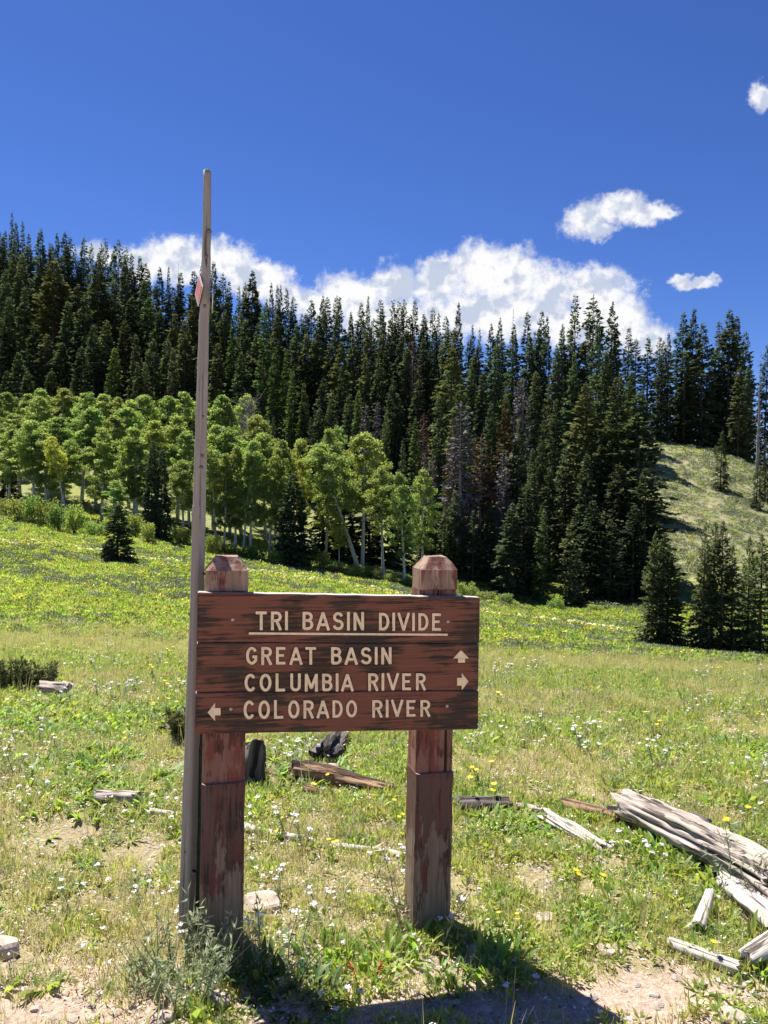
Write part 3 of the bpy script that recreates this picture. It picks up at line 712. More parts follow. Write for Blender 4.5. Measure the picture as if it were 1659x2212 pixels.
# ------------------------------------------------------------------ conifers
def conifer(seed, H, R, expo, dz, nb, spray, dens, z0=.03, up=.5, droop=.25, sparse_top=0.0, thin=1.0, dead=False, flat=1.0, slim=1.0):
    """returns (trunk mesh, crown mesh): whorls of drooping branches carrying needle sprays"""
    r = np.random.default_rng(seed)
    T = Geo(); n = 9; zs = np.linspace(-.5, H * .99, n); wob = r.normal(0, .012 * H / 10, (n, 2)); wob[0] = 0
    rad = np.maximum(.012, (0.011 * H + .03) * (1 - zs / H * .98)); T.tube(np.column_stack([wob, zs]), rad, 7)
    C = Geo()
    z = [];
    cz = H * z0
    while cz < H * .985:
        z += [cz] * max(3, int(round(nb * (0.6 + .4 * (1 - cz / H))))); cz += dz * r.uniform(.75, 1.25) * (0.55 + .45 * (1 - cz / H))
    jt = .30 if flat < .65 else .52
    z = np.array(z) + r.uniform(-dz * jt, dz * jt, len(z)); z = np.clip(z, .02 * H, H * .985)
    t = 1 - z / H
    # lobed, uneven outline: a slow noise over height and bearing
    az = r.uniform(0, 2 * PI, len(z))
    lob = .74 + .52 * vnoise(az * 1.4 + seed, z * 6.0 / H * 2 + seed, seed)
    L = (R * t ** expo * lob * r.uniform(.60, 1.25, len(z)) + .02 * R) * np.where(t > .94, .8, 1)
    keep = r.random(len(z)) > sparse_top * (t < .35) * .6
    z, t, az, L = z[keep], t[keep], az[keep], L[keep]
    elev = np.radians(52 * (1 - t) ** 2 * up * 2 - 26 * t + r.normal(0, 6, len(z)))
    dirh = np.column_stack([np.cos(az), np.sin(az), np.zeros(len(z))])
    if dead or sparse_top:
        sel = r.random(len(z)) < (.75 if dead else .35)
        for k in np.where(sel)[0][:420]:
            p0 = np.array([0, 0, z[k]]); d = dirh[k] * np.cos(elev[k]) + np.array([0, 0, np.sin(elev[k])])
            C.tube([p0, p0 + d * L[k] * .55 + [0, 0, -.05 * L[k]], p0 + d * L[k] + [0, 0, -droop * L[k] * .8]], [.012 * thin + .008 * L[k], .012 * thin, .004], 3, 1, False)
    cnt = np.maximum(3, (L / spray * dens).astype(int))
    if dead: cnt = np.maximum(1, (cnt * .42).astype(int))
    idx = np.repeat(np.arange(len(z)), cnt); K = len(idx)
    s = r.uniform(.10, 1.0, K) ** .62
    Lk_, dh, el = L[idx], dirh[idx], elev[idx]
    sd = np.column_stack([-dh[:, 1], dh[:, 0], np.zeros(K)])
    lat = r.uniform(-1, 1, K) * (.30 * Lk_ * (1.05 - s) + .10 * spray)
    p = np.column_stack([np.zeros((K, 2)), z[idx]]) + dh * (s * Lk_ * np.cos(el))[:, None] + sd * lat[:, None]
    p[:, 2] += s * Lk_ * np.sin(el) - droop * Lk_ * (s ** 2 - .45 * s ** 4) - np.abs(lat) * .25
    yaw = np.sign(lat) * r.uniform(.15, .95, K)
    fw = dh * np.cos(yaw)[:, None] + sd * np.sin(yaw)[:, None]
    pit = np.radians(r.normal(-14 * flat, 24 * flat, K)) + el * .4
    d = fw * np.cos(pit)[:, None] + np.array([0, 0, 1.0]) * np.sin(pit)[:, None]
    ls = spray * r.uniform(.55, 1.25, K) * (.55 + .45 * np.minimum(1, Lk_ / (R * .5)))
    sv = np.cross(d, np.array([0, 0, 1.0])); sv = unit(sv)
    tilt = r.normal(0, .65 * flat, K)
    nv = np.cross(sv, d); sv = sv * np.cos(tilt)[:, None] + nv * np.sin(tilt)[:, None]
    C.diamonds(p, d * ls[:, None], sv * (ls * slim * r.uniform(.20, .36, K))[:, None], 0)
    # leader
    k = 14; zz = np.linspace(H * .93, H * 1.0, k); aa = r.uniform(0, 2*PI, k)
    dd = np.column_stack([np.cos(aa) * .5, np.sin(aa) * .5, np.full(k, .9)])
    C.diamonds(np.column_stack([np.zeros((k, 2)), zz]), dd * spray * .5, np.column_stack([-np.sin(aa), np.cos(aa), np.zeros(k)]) * spray * .09, 0)
    leafm = 'needle_dead' if dead else 'needle_dark'
    return T.mesh('trunk', ['dead_bark' if dead else 'spruce_bark']), C.mesh('crown', [leafm, 'dead_bark' if dead else 'spruce_bark'])
PROT = {
 'spire':  [(conifer(s, 20, 1.6, .60, .42, 8, .42, 6.4, .03, .5, .30, 0, 1, False, .8, 1.1), 20, 1.55) for s in (1, 2, 3, 4)],
 'wide':   [(conifer(s, 20, 2.8, .70, .52, 10, .47, 6.8, .03, .6, .20, 0, 1, False, .75, 1.1), 20, 2.7) for s in (11, 12, 13, 14)],
 'mid':    [(conifer(s, 10, 1.6, .74, .32, 9, .28, 5.8, .02, .5, .20, 0, 1, False, .7, 1.1), 10, 1.55) for s in (21, 22, 23)],
 'open':   [(conifer(s, 20, 2.2, .54, .48, 7, .58, 4.2, .05, .7, .12, .5), 20, 2.2) for s in (31, 32)],
 'dense':  [(conifer(s, 7, 1.25, .78, .17, 10, .24, 6.2, .03, .5, .16, 0, 1, False, .9, 1.1), 7, 1.25) for s in (71, 72, 73)],
 'young':  [(conifer(s, 5, 1.0, .82, .19, 11, .14, 8.2, .05, .75, -.05, 0, 1, False, .6, .95), 5, .95) for s in (41, 42, 43, 44)],
 'dead':   [(conifer(s, 14, 1.35, .50, .30, 8, .46, 5.5, .04, .3, .42, 0, 1, True), 14, 1.35) for s in (51, 52, 53)],
 'snag':   [(conifer(61, 14, .9, .5, .50, 5, .20, .4, .25, .3, .35, .5, 1.2, True), 14, .9)],
}
treer = random.Random(77)
ALL = []
def plant(kind, px, ytop, d, wpx=None, mat=None, meta=None, lean=0.0, var=None):
    """a conifer at distance d, its foot on the ground and its tip where the photo shows it; wpx = crown width there"""
    base_x = at(px, 1000, d).x
    z = gz1(base_x, d)
    tip = at(px, ytop, d)
    x = tip.x; z = gz1(x, d); h = tip.z - z
    (tm, cm), H, R = PROT[kind][treer.randrange(len(PROT[kind])) if var is None else var % len(PROT[kind])]
    sz = h / H
    sxy = (wpx / F * d / 2) / (R * .86) if wpx else sz
    nm = 'dead_tree' if kind in ('dead', 'snag') else 'spruce_tree'
    t = thing(nm, 'spruce', 'tree', (x, d, z - .05), None, None, (lean * treer.uniform(-.3, 1), treer.uniform(-.012, .012), treer.uniform(0, 6.28)))
    t.scale = (sxy, sxy, sz)
    obj('trunk', tm, t); c = obj('crown', cm, t)
    if mat:
        c.material_slots[0].link = 'OBJECT'; c.material_slots[0].material = MATS[mat]
    ALL.append((t, px, ytop, d, kind, mat, meta, h))
    return t
# skyline of the left hill
for px, yt, d, k, w in ((2,499,150,'spire',22),(10,497,148,'spire',20),(24,457,146,'spire',24),(36,480,144,'wide',34),(51,477,142,'spire',16),(62,503,140,'spire',22),(86,491,134,'wide',44),(107,522,138,'spire',22),
        (124,500,132,'wide',40),(141,499,134,'spire',26),(150,511,136,'spire',22),(163,530,134,'open',28),(183,512,134,'spire',22),(195,525,136,'open',30),(217,527,132,'open',30),(229,515,130,'open',36),
        (257,516,132,'open',32),(275,535,130,'open',28),(285,545,128,'spire',26),(302,553,128,'wide',32),(313,566,128,'spire',26),(323,579,126,'spire',24),(347,577,124,'wide',40),(366,573,124,'wide',30),
        (391,586,122,'spire',24),(418,584,120,'spire',30),(434,573,122,'wide',30),(462,564,124,'wide',34),(484,590,124,'open',28),(495,606,122,'spire',26),(514,615,120,'spire',24),(530,608,118,'wide',34),
        (545,585,116,'wide',44),(588,610,116,'wide',36),(600,613,118,'spire',28),(609,615,117,'wide',32),(619,620,120,'spire',26),(634,639,118,'spire',22)):
    plant(k, px, yt, d, w * treer.choice([.85, 1.1, 1.25, 1.55]), None, ('skyline', 'pole'))
# skyline from the pole to the middle of the ridge
for px, yt, d, k, w in ((650,676,122,'spire',22),(674,645,118,'wide',36),(697,637,120,'wide',32),(706,640,118,'spire',28),(727,637,118,'spire',26),(737,640,116,'wide',36),(757,672,120,'spire',26),(781,654,120,'wide',34),
        (796,638,118,'wide',36),(824,648,124,'open',28),(849,648,130,'open',26),(863,652,134,'open',24),(875,646,134,'open',30),(896,647,134,'open',30),(915,676,130,'spire',22),(936,665,132,'open',26),(949,674,130,'spire',24),
        (964,681,126,'spire',24),(991,652,110,'wide',46),(1021,700,122,'wide',34),(1036,706,124,'spire',20),(1061,698,116,'wide',34),(1082,685,118,'wide',32),(1110,700,112,'wide',44),(1139,671,112,'spire',26),(1155,715,124,'spire',22),
        (1170,671,110,'spire',32),(1183,681,108,'wide',46),(1216,698,112,'spire',32),(1232,720,112,'spire',26),(1245,639,114,'open',40),(1283,639,112,'open',56),(1324,651,108,'wide',54)):
    plant(k, px, yt, d, w * treer.choice([.85, 1.1, 1.25, 1.5]), None, ('skyline', 'mid'))
plant('snag', 1109, 665, 114, 26, None, ('dead', 'bare grey dead spruce top rising above the ridge, a thin leafless spike'))
plant('snag', 183, 500, 135, 14, None, ('dead', 'thin leafless dead spire on the left skyline against the white cloud'))
plant('snag', 383, 566, 124, 16, None, ('dead', 'leafless dead spike just left of the pole on the skyline'))
# right ridge
for px, yt, d, k, w in ((1358,707,112,'spire',32),(1374,731,110,'spire',34),(1401,727,108,'spire',34),(1424,727,112,'spire',30),(1434,735,110,'wide',36),(1446,718,114,'wide',34),(1477,672,116,'wide',60),(1498,666,118,'wide',56),
        (1518,696,114,'wide',64),(1555,693,118,'spire',40),(1577,667,115,'wide',70),(1593,681,117,'wide',62),(1612,716,120,'wide',50),(1658,744,116,'wide',46),(1598,792,106,'spire',34),(1617,793,108,'spire',32),(1540,770,117,'wide',50),(1480,760,112,'spire',40)):
    plant(k, px, yt, d + 15, w * 1.15, None, ('skyline', 'right'))
plant('snag', 1643, 760, 108, 34, None, ('dead', 'bare grey dead tree with drooping twigs at the far right of ridge'))
for px, yt, d, w in ((1559,929,98,34),(1637,980,92,30),(1656,945,96,30),(1546,960,112,14)):
    plant('mid', px, yt, d, w, 'needle_dark', ('knoll', ''))
fr = random.Random(9)
sky_px = sorted([(a[1], a[2], a[3]) for a in ALL if a[6] and a[6][0] == 'skyline'])
FILL = []
for n in range(52):
    px = 8 + n * 25.8 + fr.uniform(-8, 8)
    near_ = sorted(sky_px, key=lambda q: abs(q[0] - px))[:3]
    FILL.append(plant(fr.choice(['spire', 'wide', 'wide']), px, sum(q[1] for q in near_) / 3 + fr.uniform(20, 48), min(138, sum(q[2] for q in near_) / 3 + fr.uniform(-6, 6)), fr.uniform(36, 54)))
for n, t in enumerate(FILL): t['label'] = f'half hidden dark spruce just below the skyline tips, {ORD[n]} from left of such'; t['group'] = 'spruces filling the ridge forest'
# second and third rows of the left hill
for px, yt, d, k, w, m in ((30,547,122,'wide',40,0),(47,547,120,'spire',34,0),(84,551,118,'wide',52,0),(118,561,112,'wide',84,'needle_olive'),(53,617,110,'spire',30,0),(12,580,112,'wide',40,0),(22,640,106,'spire',32,0),(5,690,104,'spire',30,0),
        (168,613,110,'wide',60,0),(212,563,112,'wide',66,'needle_olive'),(248,605,112,'spire',40,0),(185,640,104,'wide',56,0),(284,640,110,'spire',44,0),(320,640,110,'wide',56,0),(344,670,104,'spire',40,0),(379,676,102,'spire',36,'needle_olive'),(150,650,106,'spire',40,0),
        (75,700,100,'wide',50,0),(40,760,96,'spire',34,0),(100,720,98,'spire',40,0),(135,740,96,'wide',56,0),(177,747,92,'spire',34,0),(205,700,98,'wide',50,0),(248,751,90,'spire',34,'needle_bright'),(230,690,100,'spire',40,0),(270,690,100,'spire',36,0),
        (296,721,94,'spire',30,0),(299,781,90,'spire',24,0),(312,781,90,'spire',24,0),(330,730,94,'wide',46,0),(362,730,95,'spire',34,0),(376,749,92,'spire',26,0),(400,690,98,'spire',42,0),(420,640,104,'wide',54,'needle_olive'),(455,660,102,'wide',48,0),
        (485,670,102,'spire',42,'needle_olive'),(506,678,98,'spire',30,'needle_bright'),(530,690,102,'wide',50,0),(470,740,94,'spire',36,0),(525,760,94,'wide',50,0),(556,700,100,'wide',52,0),(572,656,94,'spire',34,'needle_bright'),(594,747,88,'spire',28,'needle_bright'),
        (600,680,98,'wide',50,0),(618,751,88,'spire',28,'needle_bright'),(633,802,84,'spire',28,'needle_bright'),(657,826,82,'spire',26,'needle_bright'),(591,898,78,'mid',22,0),(640,700,102,'wide',46,0),(154,823,84,'mid',18,0),(226,827,84,'mid',18,0),(60,800,90,'spire',30,0),(15,800,90,'spire',28,0),(110,800,90,'spire',34,0)):
    plant(k, px, yt, d, w * 1.25, m or None, ('slope', 'left'))
# ridge, middle rows
for px, yt, d, k, w, m in ((666,720,100,'spire',38,0),(690,720,100,'wide',54,0),(715,740,98,'spire',40,0),(736,738,94,'wide',54,'needle_olive'),(740,789,90,'spire',28,0),(765,720,100,'spire',40,0),(775,843,84,'spire',26,'needle_bright'),(800,700,100,'wide',48,'needle_olive'),(825,720,102,'spire',42,0),
        (845,690,106,'spire',34,0),(868,720,104,'wide',48,0),(893,733,100,'dead',34,'needle_brown'),(876,749,100,'spire',34,0),(915,730,102,'spire',36,0),(935,740,102,'wide',44,0),(713,859,84,'spire',22,0),(672,899,80,'mid',30,0),(658,870,82,'mid',24,0),(690,880,84,'spire',30,0),
        (755,850,86,'wide',46,0),(789,870,82,'dead',26,0),(815,866,82,'dead',26,0),(835,883,80,'mid',28,'needle_bright'),(850,820,88,'wide',50,0),(700,815,88,'wide',50,0),(820,780,92,'spire',36,0),(790,770,94,'spire',34,0),(860,850,94,'wide',44,0),(905,820,96,'spire',36,0)):
    plant(k, px, yt, d, w * 1.25, m or None, ('slope', 'centre'))
# front stand right of the middle
for px, yt, d, k, w, m in ((978,749,78,'wide',84,'needle_olive'),(991,826,70,'spire',48,'needle_bright'),(950,850,74,'spire',36,0),(899,901,72,'spire',30,'needle_bright'),(914,890,76,'dead',32,'needle_brown'),(870,950,72,'mid',30,0),(918,975,68,'dead',26,0),(935,980,68,'dead',24,0),
        (978,900,67,'dead',30,'needle_brown'),(999,868,65,'dead',62,0),(1040,940,66,'dead',50,'needle_brown'),(1086,975,66,'dead',40,0),(1021,771,88,'spire',34,0),(1072,740,92,'spire',38,0),(1045,800,86,'spire',38,0),(1059,870,78,'wide',50,0),(1092,861,76,'wide',48,'needle_brown'),
        (1131,815,82,'dead',38,0),(1121,822,83,'dead',26,0),(1160,802,92,'spire',40,0),(1202,749,94,'spire',36,0),(1175,872,98,'mid',30,0),(1203,860,80,'wide',50,0),(1169,938,72,'spire',26,0),(1153,965,71,'spire',26,0),(1240,760,92,'wide',50,0),(1120,900,76,'wide',52,0),
        (1268,826,70,'wide',104,'needle_olive'),(1224,960,68,'spire',44,0),(1266,976,65,'spire',44,0),(1300,930,68,'wide',70,0),(1337,810,68,'wide',104,'needle_olive'),(1382,846,66,'wide',124,'needle_dark'),(1310,760,92,'wide',60,0),(1362,800,88,'wide',60,0),(1190,1010,66,'spire',44,0),(1340,1000,63,'wide',90,0),(1395,1010,62,'wide',84,0),
        (1105,1085,60,'wide',60,0),(1134,1045,61,'spire',44,0),(1177,1100,59,'mid',42,'needle_bright'),(1233,1124,58,'mid',56,'needle_olive'),(1280,1080,60,'wide',70,0),(1150,1020,64,'spire',40,0),(1320,1120,59,'wide',60,0),(1370,1090,60,'wide',66,0),(962,1093,62,'mid',42,'needle_bright'),(985,1060,63,'mid',50,0),(1060,1090,63,'mid',46,0),(1025,1100,62,'mid',40,0)):
    plant(k, px, yt, d, w * 1.25, m or None, ('stand', ''))
# small spruces along the aspen grove and behind the leaning aspen
for px, yt, d, w, m, lab in ((255,1085,42,66,'needle_dark','small dark spruce standing alone in the meadow before the aspen grove'),
        (330,948,55,40,'needle_dark','taller of two dark spruces among aspens left of the pole'),(351,967,54.5,44,'needle_dark','shorter of two dark spruces among aspens, next to the pole'),
        (637,1019,54,76,'needle_dark','dark spruce in front of the aspens right of the left post'),(622,1026,55,40,'needle_bright','slim green spruce close beside the dark spruce behind the left post'),
        (18,1000,62,44,'needle_dark','dark spruce under the aspens at the far left edge'),(499,905,68,16,'needle_dark','thin dark spruce tip poking out of the aspen crowns'),
        (745,1055,61,80,'needle_dark','dark spruce behind the leaning white aspen trunk'),(800,1040,62,70,'needle_dark','dark spruce in the gap right of the leaning aspen'),
        (860,1070,61,66,'needle_dark','dark spruce behind the twin aspens near the right post'),(700,1060,62,60,'needle_dark','dark spruce in the gap left of the leaning aspen'),(925,1090,62,50,'needle_dark','dark spruce directly behind the head of the right post')):
    plant('dense', px, yt, d, w * 1.1, m, ('named', lab))
# young spruces in the right foreground
YG = ((1414,1144,31.0,66,'left stem of the full young spruce before the forest'),(1434,1151,31.2,92,'widest stem of the full young spruce before the forest'),(1447,1172,31.5,74,'right, shorter stem of the full young spruce before the forest'),
      (1524,1130,31.0,58,'left stem of the three topped young spruce at right'),(1543,1122,31.4,78,'middle stem of the three topped young spruce at right'),(1564,1122,31.0,84,'right stem of the three topped young spruce'),(1586,1172,31.3,52,'short stem leaning on the three topped young spruce'),
      (1621,1155,32.0,64,'dark young spruce between the three topped one and frame edge'),(1648,1148,31.0,84,'young spruce cut by the right edge of the picture'))
for k, (px, yt, d, w, lab) in enumerate(YG):
    plant('young', px, yt, d, w * 1.1, 'needle_young', ('named', lab), var=k)
# labels for the conifers
SHAPE = {'spire': 'narrow', 'wide': 'broad', 'open': 'thin-crowned', 'mid': 'small', 'dense': 'small', 'dead': 'dead', 'snag': 'bare', 'young': 'young'}
HUE = {None: 'dark', 'needle_dark': 'dark', 'needle_olive': 'olive', 'needle_bright': 'bright green', 'needle_young': 'green', 'needle_brown': 'brown'}
def rows(sel, fmt, grp, key, rev=False):
    it = sorted([a for a in ALL if a[6] and sel(a)], key=key, reverse=rev)
    for n, a in enumerate(it):
        hue = 'grey' if a[4] in ('dead', 'snag') and a[5] is None else HUE[a[5]]
        a[0]['label'] = fmt.format(shape=SHAPE[a[4]], hue=hue, n=ORD[n]); a[0]['group'] = grp
rows(lambda a: a[6] == ('skyline', 'pole') and a[1] < 440, '{shape} {hue} spruce on the skyline, {n} one left of the pole', 'spruces on the left skyline', lambda a: -a[1])
rows(lambda a: a[6] == ('skyline', 'pole') and a[1] >= 440, '{shape} {hue} spruce on the skyline, {n} one right of the pole', 'spruces on the left skyline', lambda a: a[1])
rows(lambda a: a[6] == ('skyline', 'mid'), '{shape} {hue} spruce on the low middle ridge, {n} tip counted from its left', 'spruces on the middle ridge', lambda a: a[1])
rows(lambda a: a[6] == ('skyline', 'right'), '{shape} {hue} spruce behind the grassy knoll, {n} tip from the right frame edge', 'spruces behind the knoll', lambda a: -a[1])
rows(lambda a: a[6] == ('knoll', ''), '{shape} {hue} spruce on the grassy knoll slope, {n} one from the left', 'small spruces on the knoll', lambda a: a[1])
for a in ALL:
    if a[6] and a[6][0] in ('dead', 'named'): a[0]['label'] = a[6][1]; a[0]['group'] = 'dead spikes on the skyline' if a[6][0] == 'dead' else ('young spruces in the right foreground' if a[1] > 1380 else 'spruces among the aspens')
for zone, where, grp in ((('slope', 'left'), 'on the hillside above the aspen grove', 'spruces on the left hillside'), (('slope', 'centre'), 'on the slope above the leaning aspen', 'spruces on the middle slope'), (('stand', ''), 'in the tall stand right of the sign', 'spruces in the stand right of the sign')):
    combos = {}
    for a in ALL:
        if a[6] == zone: combos.setdefault((a[4], a[5]), []).append(a)
    for (k, m), L_ in combos.items():
        L_.sort(key=lambda a: a[1])
        for n, a in enumerate(L_):
            hue = 'grey' if k == 'dead' and m is None else HUE[m]
            t_ = f'{SHAPE[k]} {hue} spruce {where}'
            a[0]['label'] = t_ if len(L_) == 1 else t_ + f', {ORD[n]} from left'
            a[0]['group'] = grp

# ------------------------------------------------------------------ aspens
def aspen(seed, H, lean=(0, 0), crown0=.38, R=1.7, leaves=7000, ls=.145):
    r = np.random.default_rng(seed)
    T = Geo(); n = 10; s = np.linspace(0, 1, n)
    path = np.column_stack([lean[0] * s + r.normal(0, .05, n).cumsum() * .5 * s, lean[1] * s + r.normal(0, .05, n).cumsum() * .5 * s, s * H * .93 - .3 * (s == 0)])
    T.tube(path, .135 * H / 11 * (1 - s * .88) + .012, 8)
    tips = []
    for k in range(13):
        f = r.uniform(crown0 * .85, .92); p0 = np.array([np.interp(f, s, path[:, q]) for q in range(3)])
        a = r.uniform(0, 2 * PI); ln = R * r.uniform(.5, 1.0) * (1.15 - f * .6); d = np.array([np.cos(a), np.sin(a), r.uniform(.35, 1.0)]); d /= np.linalg.norm(d)
        p1 = p0 + d * ln * .55 + [0, 0, -.05]; p2 = p0 + d * ln; T.tube([p0, p1, p2], [.03, .018, .007], 5, 0, False); tips.append(p2); tips.append(p1)
    for k in range(3):                                   # dead lower twigs
        f = r.uniform(.2, crown0); p0 = np.array([np.interp(f, s, path[:, q]) for q in range(3)]); a = r.uniform(0, 2*PI)
        T.tube([p0, p0 + [np.cos(a) * .4, np.sin(a) * .4, .05], p0 + [np.cos(a) * .9, np.sin(a) * .9, .3]], [.022, .014, .005], 4, 0, False)
    C = Geo()
    cl = []
    for k in range(95):
        f = crown0 + (1.02 - crown0) * r.random() ** .85
        prof = math.sin(min(1, (f - crown0) / (1.04 - crown0) * .93 + .10) * PI) ** .6
        a = r.uniform(0, 2*PI); rr = R * prof * r.random() ** .45 * r.uniform(.75, 1.12)
        c0 = np.array([np.interp(min(f, 1), s, path[:, q]) for q in range(2)])
        cl.append((c0[0] + np.cos(a) * rr, c0[1] + np.sin(a) * rr, f * H, R * r.uniform(.12, .27)))
    for t_ in tips: cl.append((t_[0], t_[1], t_[2], R * r.uniform(.14, .26)))
    cl = np.array(cl); wgt = cl[:, 3] ** 2; leaves = int(leaves * 1.4); idx = r.choice(len(cl), leaves, p=wgt / wgt.sum())
    off = unit(r.normal(0, 1, (leaves, 3))) * (r.random(leaves) ** .45)[:, None]
    p = cl[idx, :3] + off * cl[idx, 3][:, None] * np.array([1, 1, .8])
    d = unit(r.normal(0, 1, (leaves, 3)) + [0, 0, -.15]); sd = unit(np.cross(d, unit(r.normal(0, 1, (leaves, 3)))))
    l = ls * r.uniform(.6, 1.3, leaves)
    C.diamonds(p, d * l[:, None], sd * (l * .40)[:, None], 0)
    return T.mesh('trunk', ['aspen_bark'], True), C.mesh('crown', ['aspen_leaf'])
AP = [(aspen(101, 11, (0, 0), .34, 1.7, 9000), 11), (aspen(102, 11, (.8, .2), .36, 1.7, 9000), 11), (aspen(103, 11, (-.6, .1), .40, 1.5, 8000), 11), (aspen(104, 11, (.3, -.3), .42, 1.9, 9000), 11), (aspen(105, 11, (-.2, .2), .28, 1.5, 8000), 11)]
ASP = []
def plant_aspen(px, yt, d, wpx, mat=None, var=None, label=None, proto=None):
    tip = at(px, yt, d); x = tip.x; z = gz1(x, d); h = tip.z - z
    (tm, cm), H = proto or AP[treer.randrange(len(AP)) if var is None else var]
    sxy = (wpx / F * d / 2) / 1.75
    t = thing('aspen_tree', label or 'aspen', 'tree', (x, d, z - .05), 'aspens in the grove', None, (0, 0, treer.uniform(0, 6.28) if proto is None else 0))
    t.scale = (sxy, sxy, h / H)
    obj('trunk', tm, t); c = obj('crown', cm, t)
    if mat: c.material_slots[0].link = 'OBJECT'; c.material_slots[0].material = MATS[mat]
    ASP.append((t, px, yt, d, mat, label))
# back, middle and front rows of the grove
for px, yt, d, w in ((12,850,72,70),(60,855,74,64),(79,863,70,60),(100,846,76,56),(135,844,76,70),(166,850,74,60),(220,857,74,70),(254,863,74,60),(320,861,74,64),(358,863,76,60),(397,853,76,66),(440,866,75,56),(468,861,74,64),(500,875,73,56),(528,853,76,60),(290,872,73,60)):
    plant_aspen(px, yt, d, w * 1.30)
for px, yt, d, w in ((5,905,64,80),(45,900,66,76),(105,905,66,80),(179,894,67,80),(210,888,66,76),(281,888,67,80),(339,915,66,76),(387,905,66,76),(412,940,63,70),(464,925,65,80),(526,930,64,80),(578,944,63,76),(610,957,62,70),(550,905,68,70),(657,957,63,56),(500,945,64,70),(140,905,66,70),(250,905,65,70)):
    plant_aspen(px, yt, d, w * 1.30, None)
FR = ((20,930,60,60,0),(78,915,60,80,0),(104,935,59,76,0),(132,950,58.5,70,0),(222,930,59,80,0),(292,930,58,76,0),(300,960,57.5,64,0),(400,1000,56.5,64,0),(470,975,56,66,0),(487,985,55.5,60,0),(512,970,56,66,0),(528,985,55.5,60,0),(545,960,55.5,70,0),(585,985,55,60,0),(597,975,56.5,56,0),
      (440,985,57,60,0),(250,1040,55,60,0))
for px, yt, d, w, m in FR: plant_aspen(px, yt, d, w * 1.2)
plant_aspen(150, 948, 57, 62, 'aspen_leaf_yellow', None, 'aspen with yellow-green crown on a leaning white trunk, left grove', (aspen(121, 11, (-2.2, .1), .58, 1.6, 5000), 11))
plant_aspen(664, 999, 55.5, 56, 'aspen_leaf_yellow', None, 'slim aspen with bright yellow-green crown left of the leaning aspen', (aspen(122, 11, (-.9, .1), .42, 1.5, 6000), 11))
LA = aspen(123, 11, (-2.6, .2), .54, 1.9, 8000)
x_foot = 784
t = at(714, 968, 56); g = ground_hit(784, 1215)
plant_aspen(784, 968, 56, 122, None, None, 'large aspen with a white trunk leaning strongly to the left', (LA, 11))
plant_aspen(709, 934, 60, 80, None, None, 'aspen crown rising behind the leaning aspen')
plant_aspen(742, 926, 62, 70, None, None, 'grey-green aspen behind the top of the leaning aspen')
plant_aspen(788, 945, 59, 116, None, None, 'round-crowned dark green aspen right behind the leaning aspen')
plant_aspen(833, 1013, 55, 86, None, None, 'aspen with thick upright white trunk and side clump', (aspen(124, 11, (-.4, .1), .40, 1.7, 6500), 11))
plant_aspen(880, 1028, 53, 84, 'aspen_leaf', None, 'left of the twin aspens just left of the right post', (aspen(125, 11, (-.5, 0), .30, 1.7, 7000), 11))
plant_aspen(918, 1022, 54.5, 80, None, None, 'right of the twin aspens, behind the right post head', (aspen(126, 11, (-.3, 0), .34, 1.7, 7000), 11))
plant_aspen(735, 1120, 55, 40, 'aspen_leaf_yellow', None, 'thin aspen sapling in the dark gap under the leaning aspen')
for rowsel, txt in ((lambda a: a[3] >= 70, 'aspen crown in the back row of the grove, {n} from the left'), (lambda a: 62 <= a[3] < 70, 'aspen in the middle of the grove, {n} crown from the left'), (lambda a: a[3] < 62, 'white trunked aspen at the front of the grove, {n} trunk from left')):
    for n, a in enumerate(sorted([a for a in ASP if not a[5] and rowsel(a)], key=lambda a: a[1])): a[0]['label'] = txt.format(n=ORD[n])
def dead_aspen():
    r = np.random.default_rng(7); T = Geo(); C = Geo(); T.tube([(0, 0, -.2), (.1, 0, 4), (0, .1, 8)], [.1, .07, .02], 7)
    for k in range(220):
        z = r.uniform(3.5, 8); a = r.uniform(0, 2*PI); d = np.array([np.cos(a), np.sin(a), r.uniform(.2, 1.0)]) * r.uniform(.5, 1.5); p = np.array([0.05, .05, z])
        C.tube([p, p + d * .6 + r.normal(0, .08, 3), p + d + r.normal(0, .15, 3)], [.028, .018, .008], 3, 0, False)
    return T.mesh('trunk', ['dead_bark']), C.mesh('crown', ['dead_bark'])
tm, cm = dead_aspen(); p = at(536, 880, 72); z = gz1(p.x, 72)
t = thing('dead_aspen', 'leafless grey aspen showing among the green crowns right of the pole', 'tree', (p.x, 72, z)); t.scale = (1, 1, (p.z - z) / 8 * 1.02)
obj('trunk', tm, t); obj('crown', cm, t)

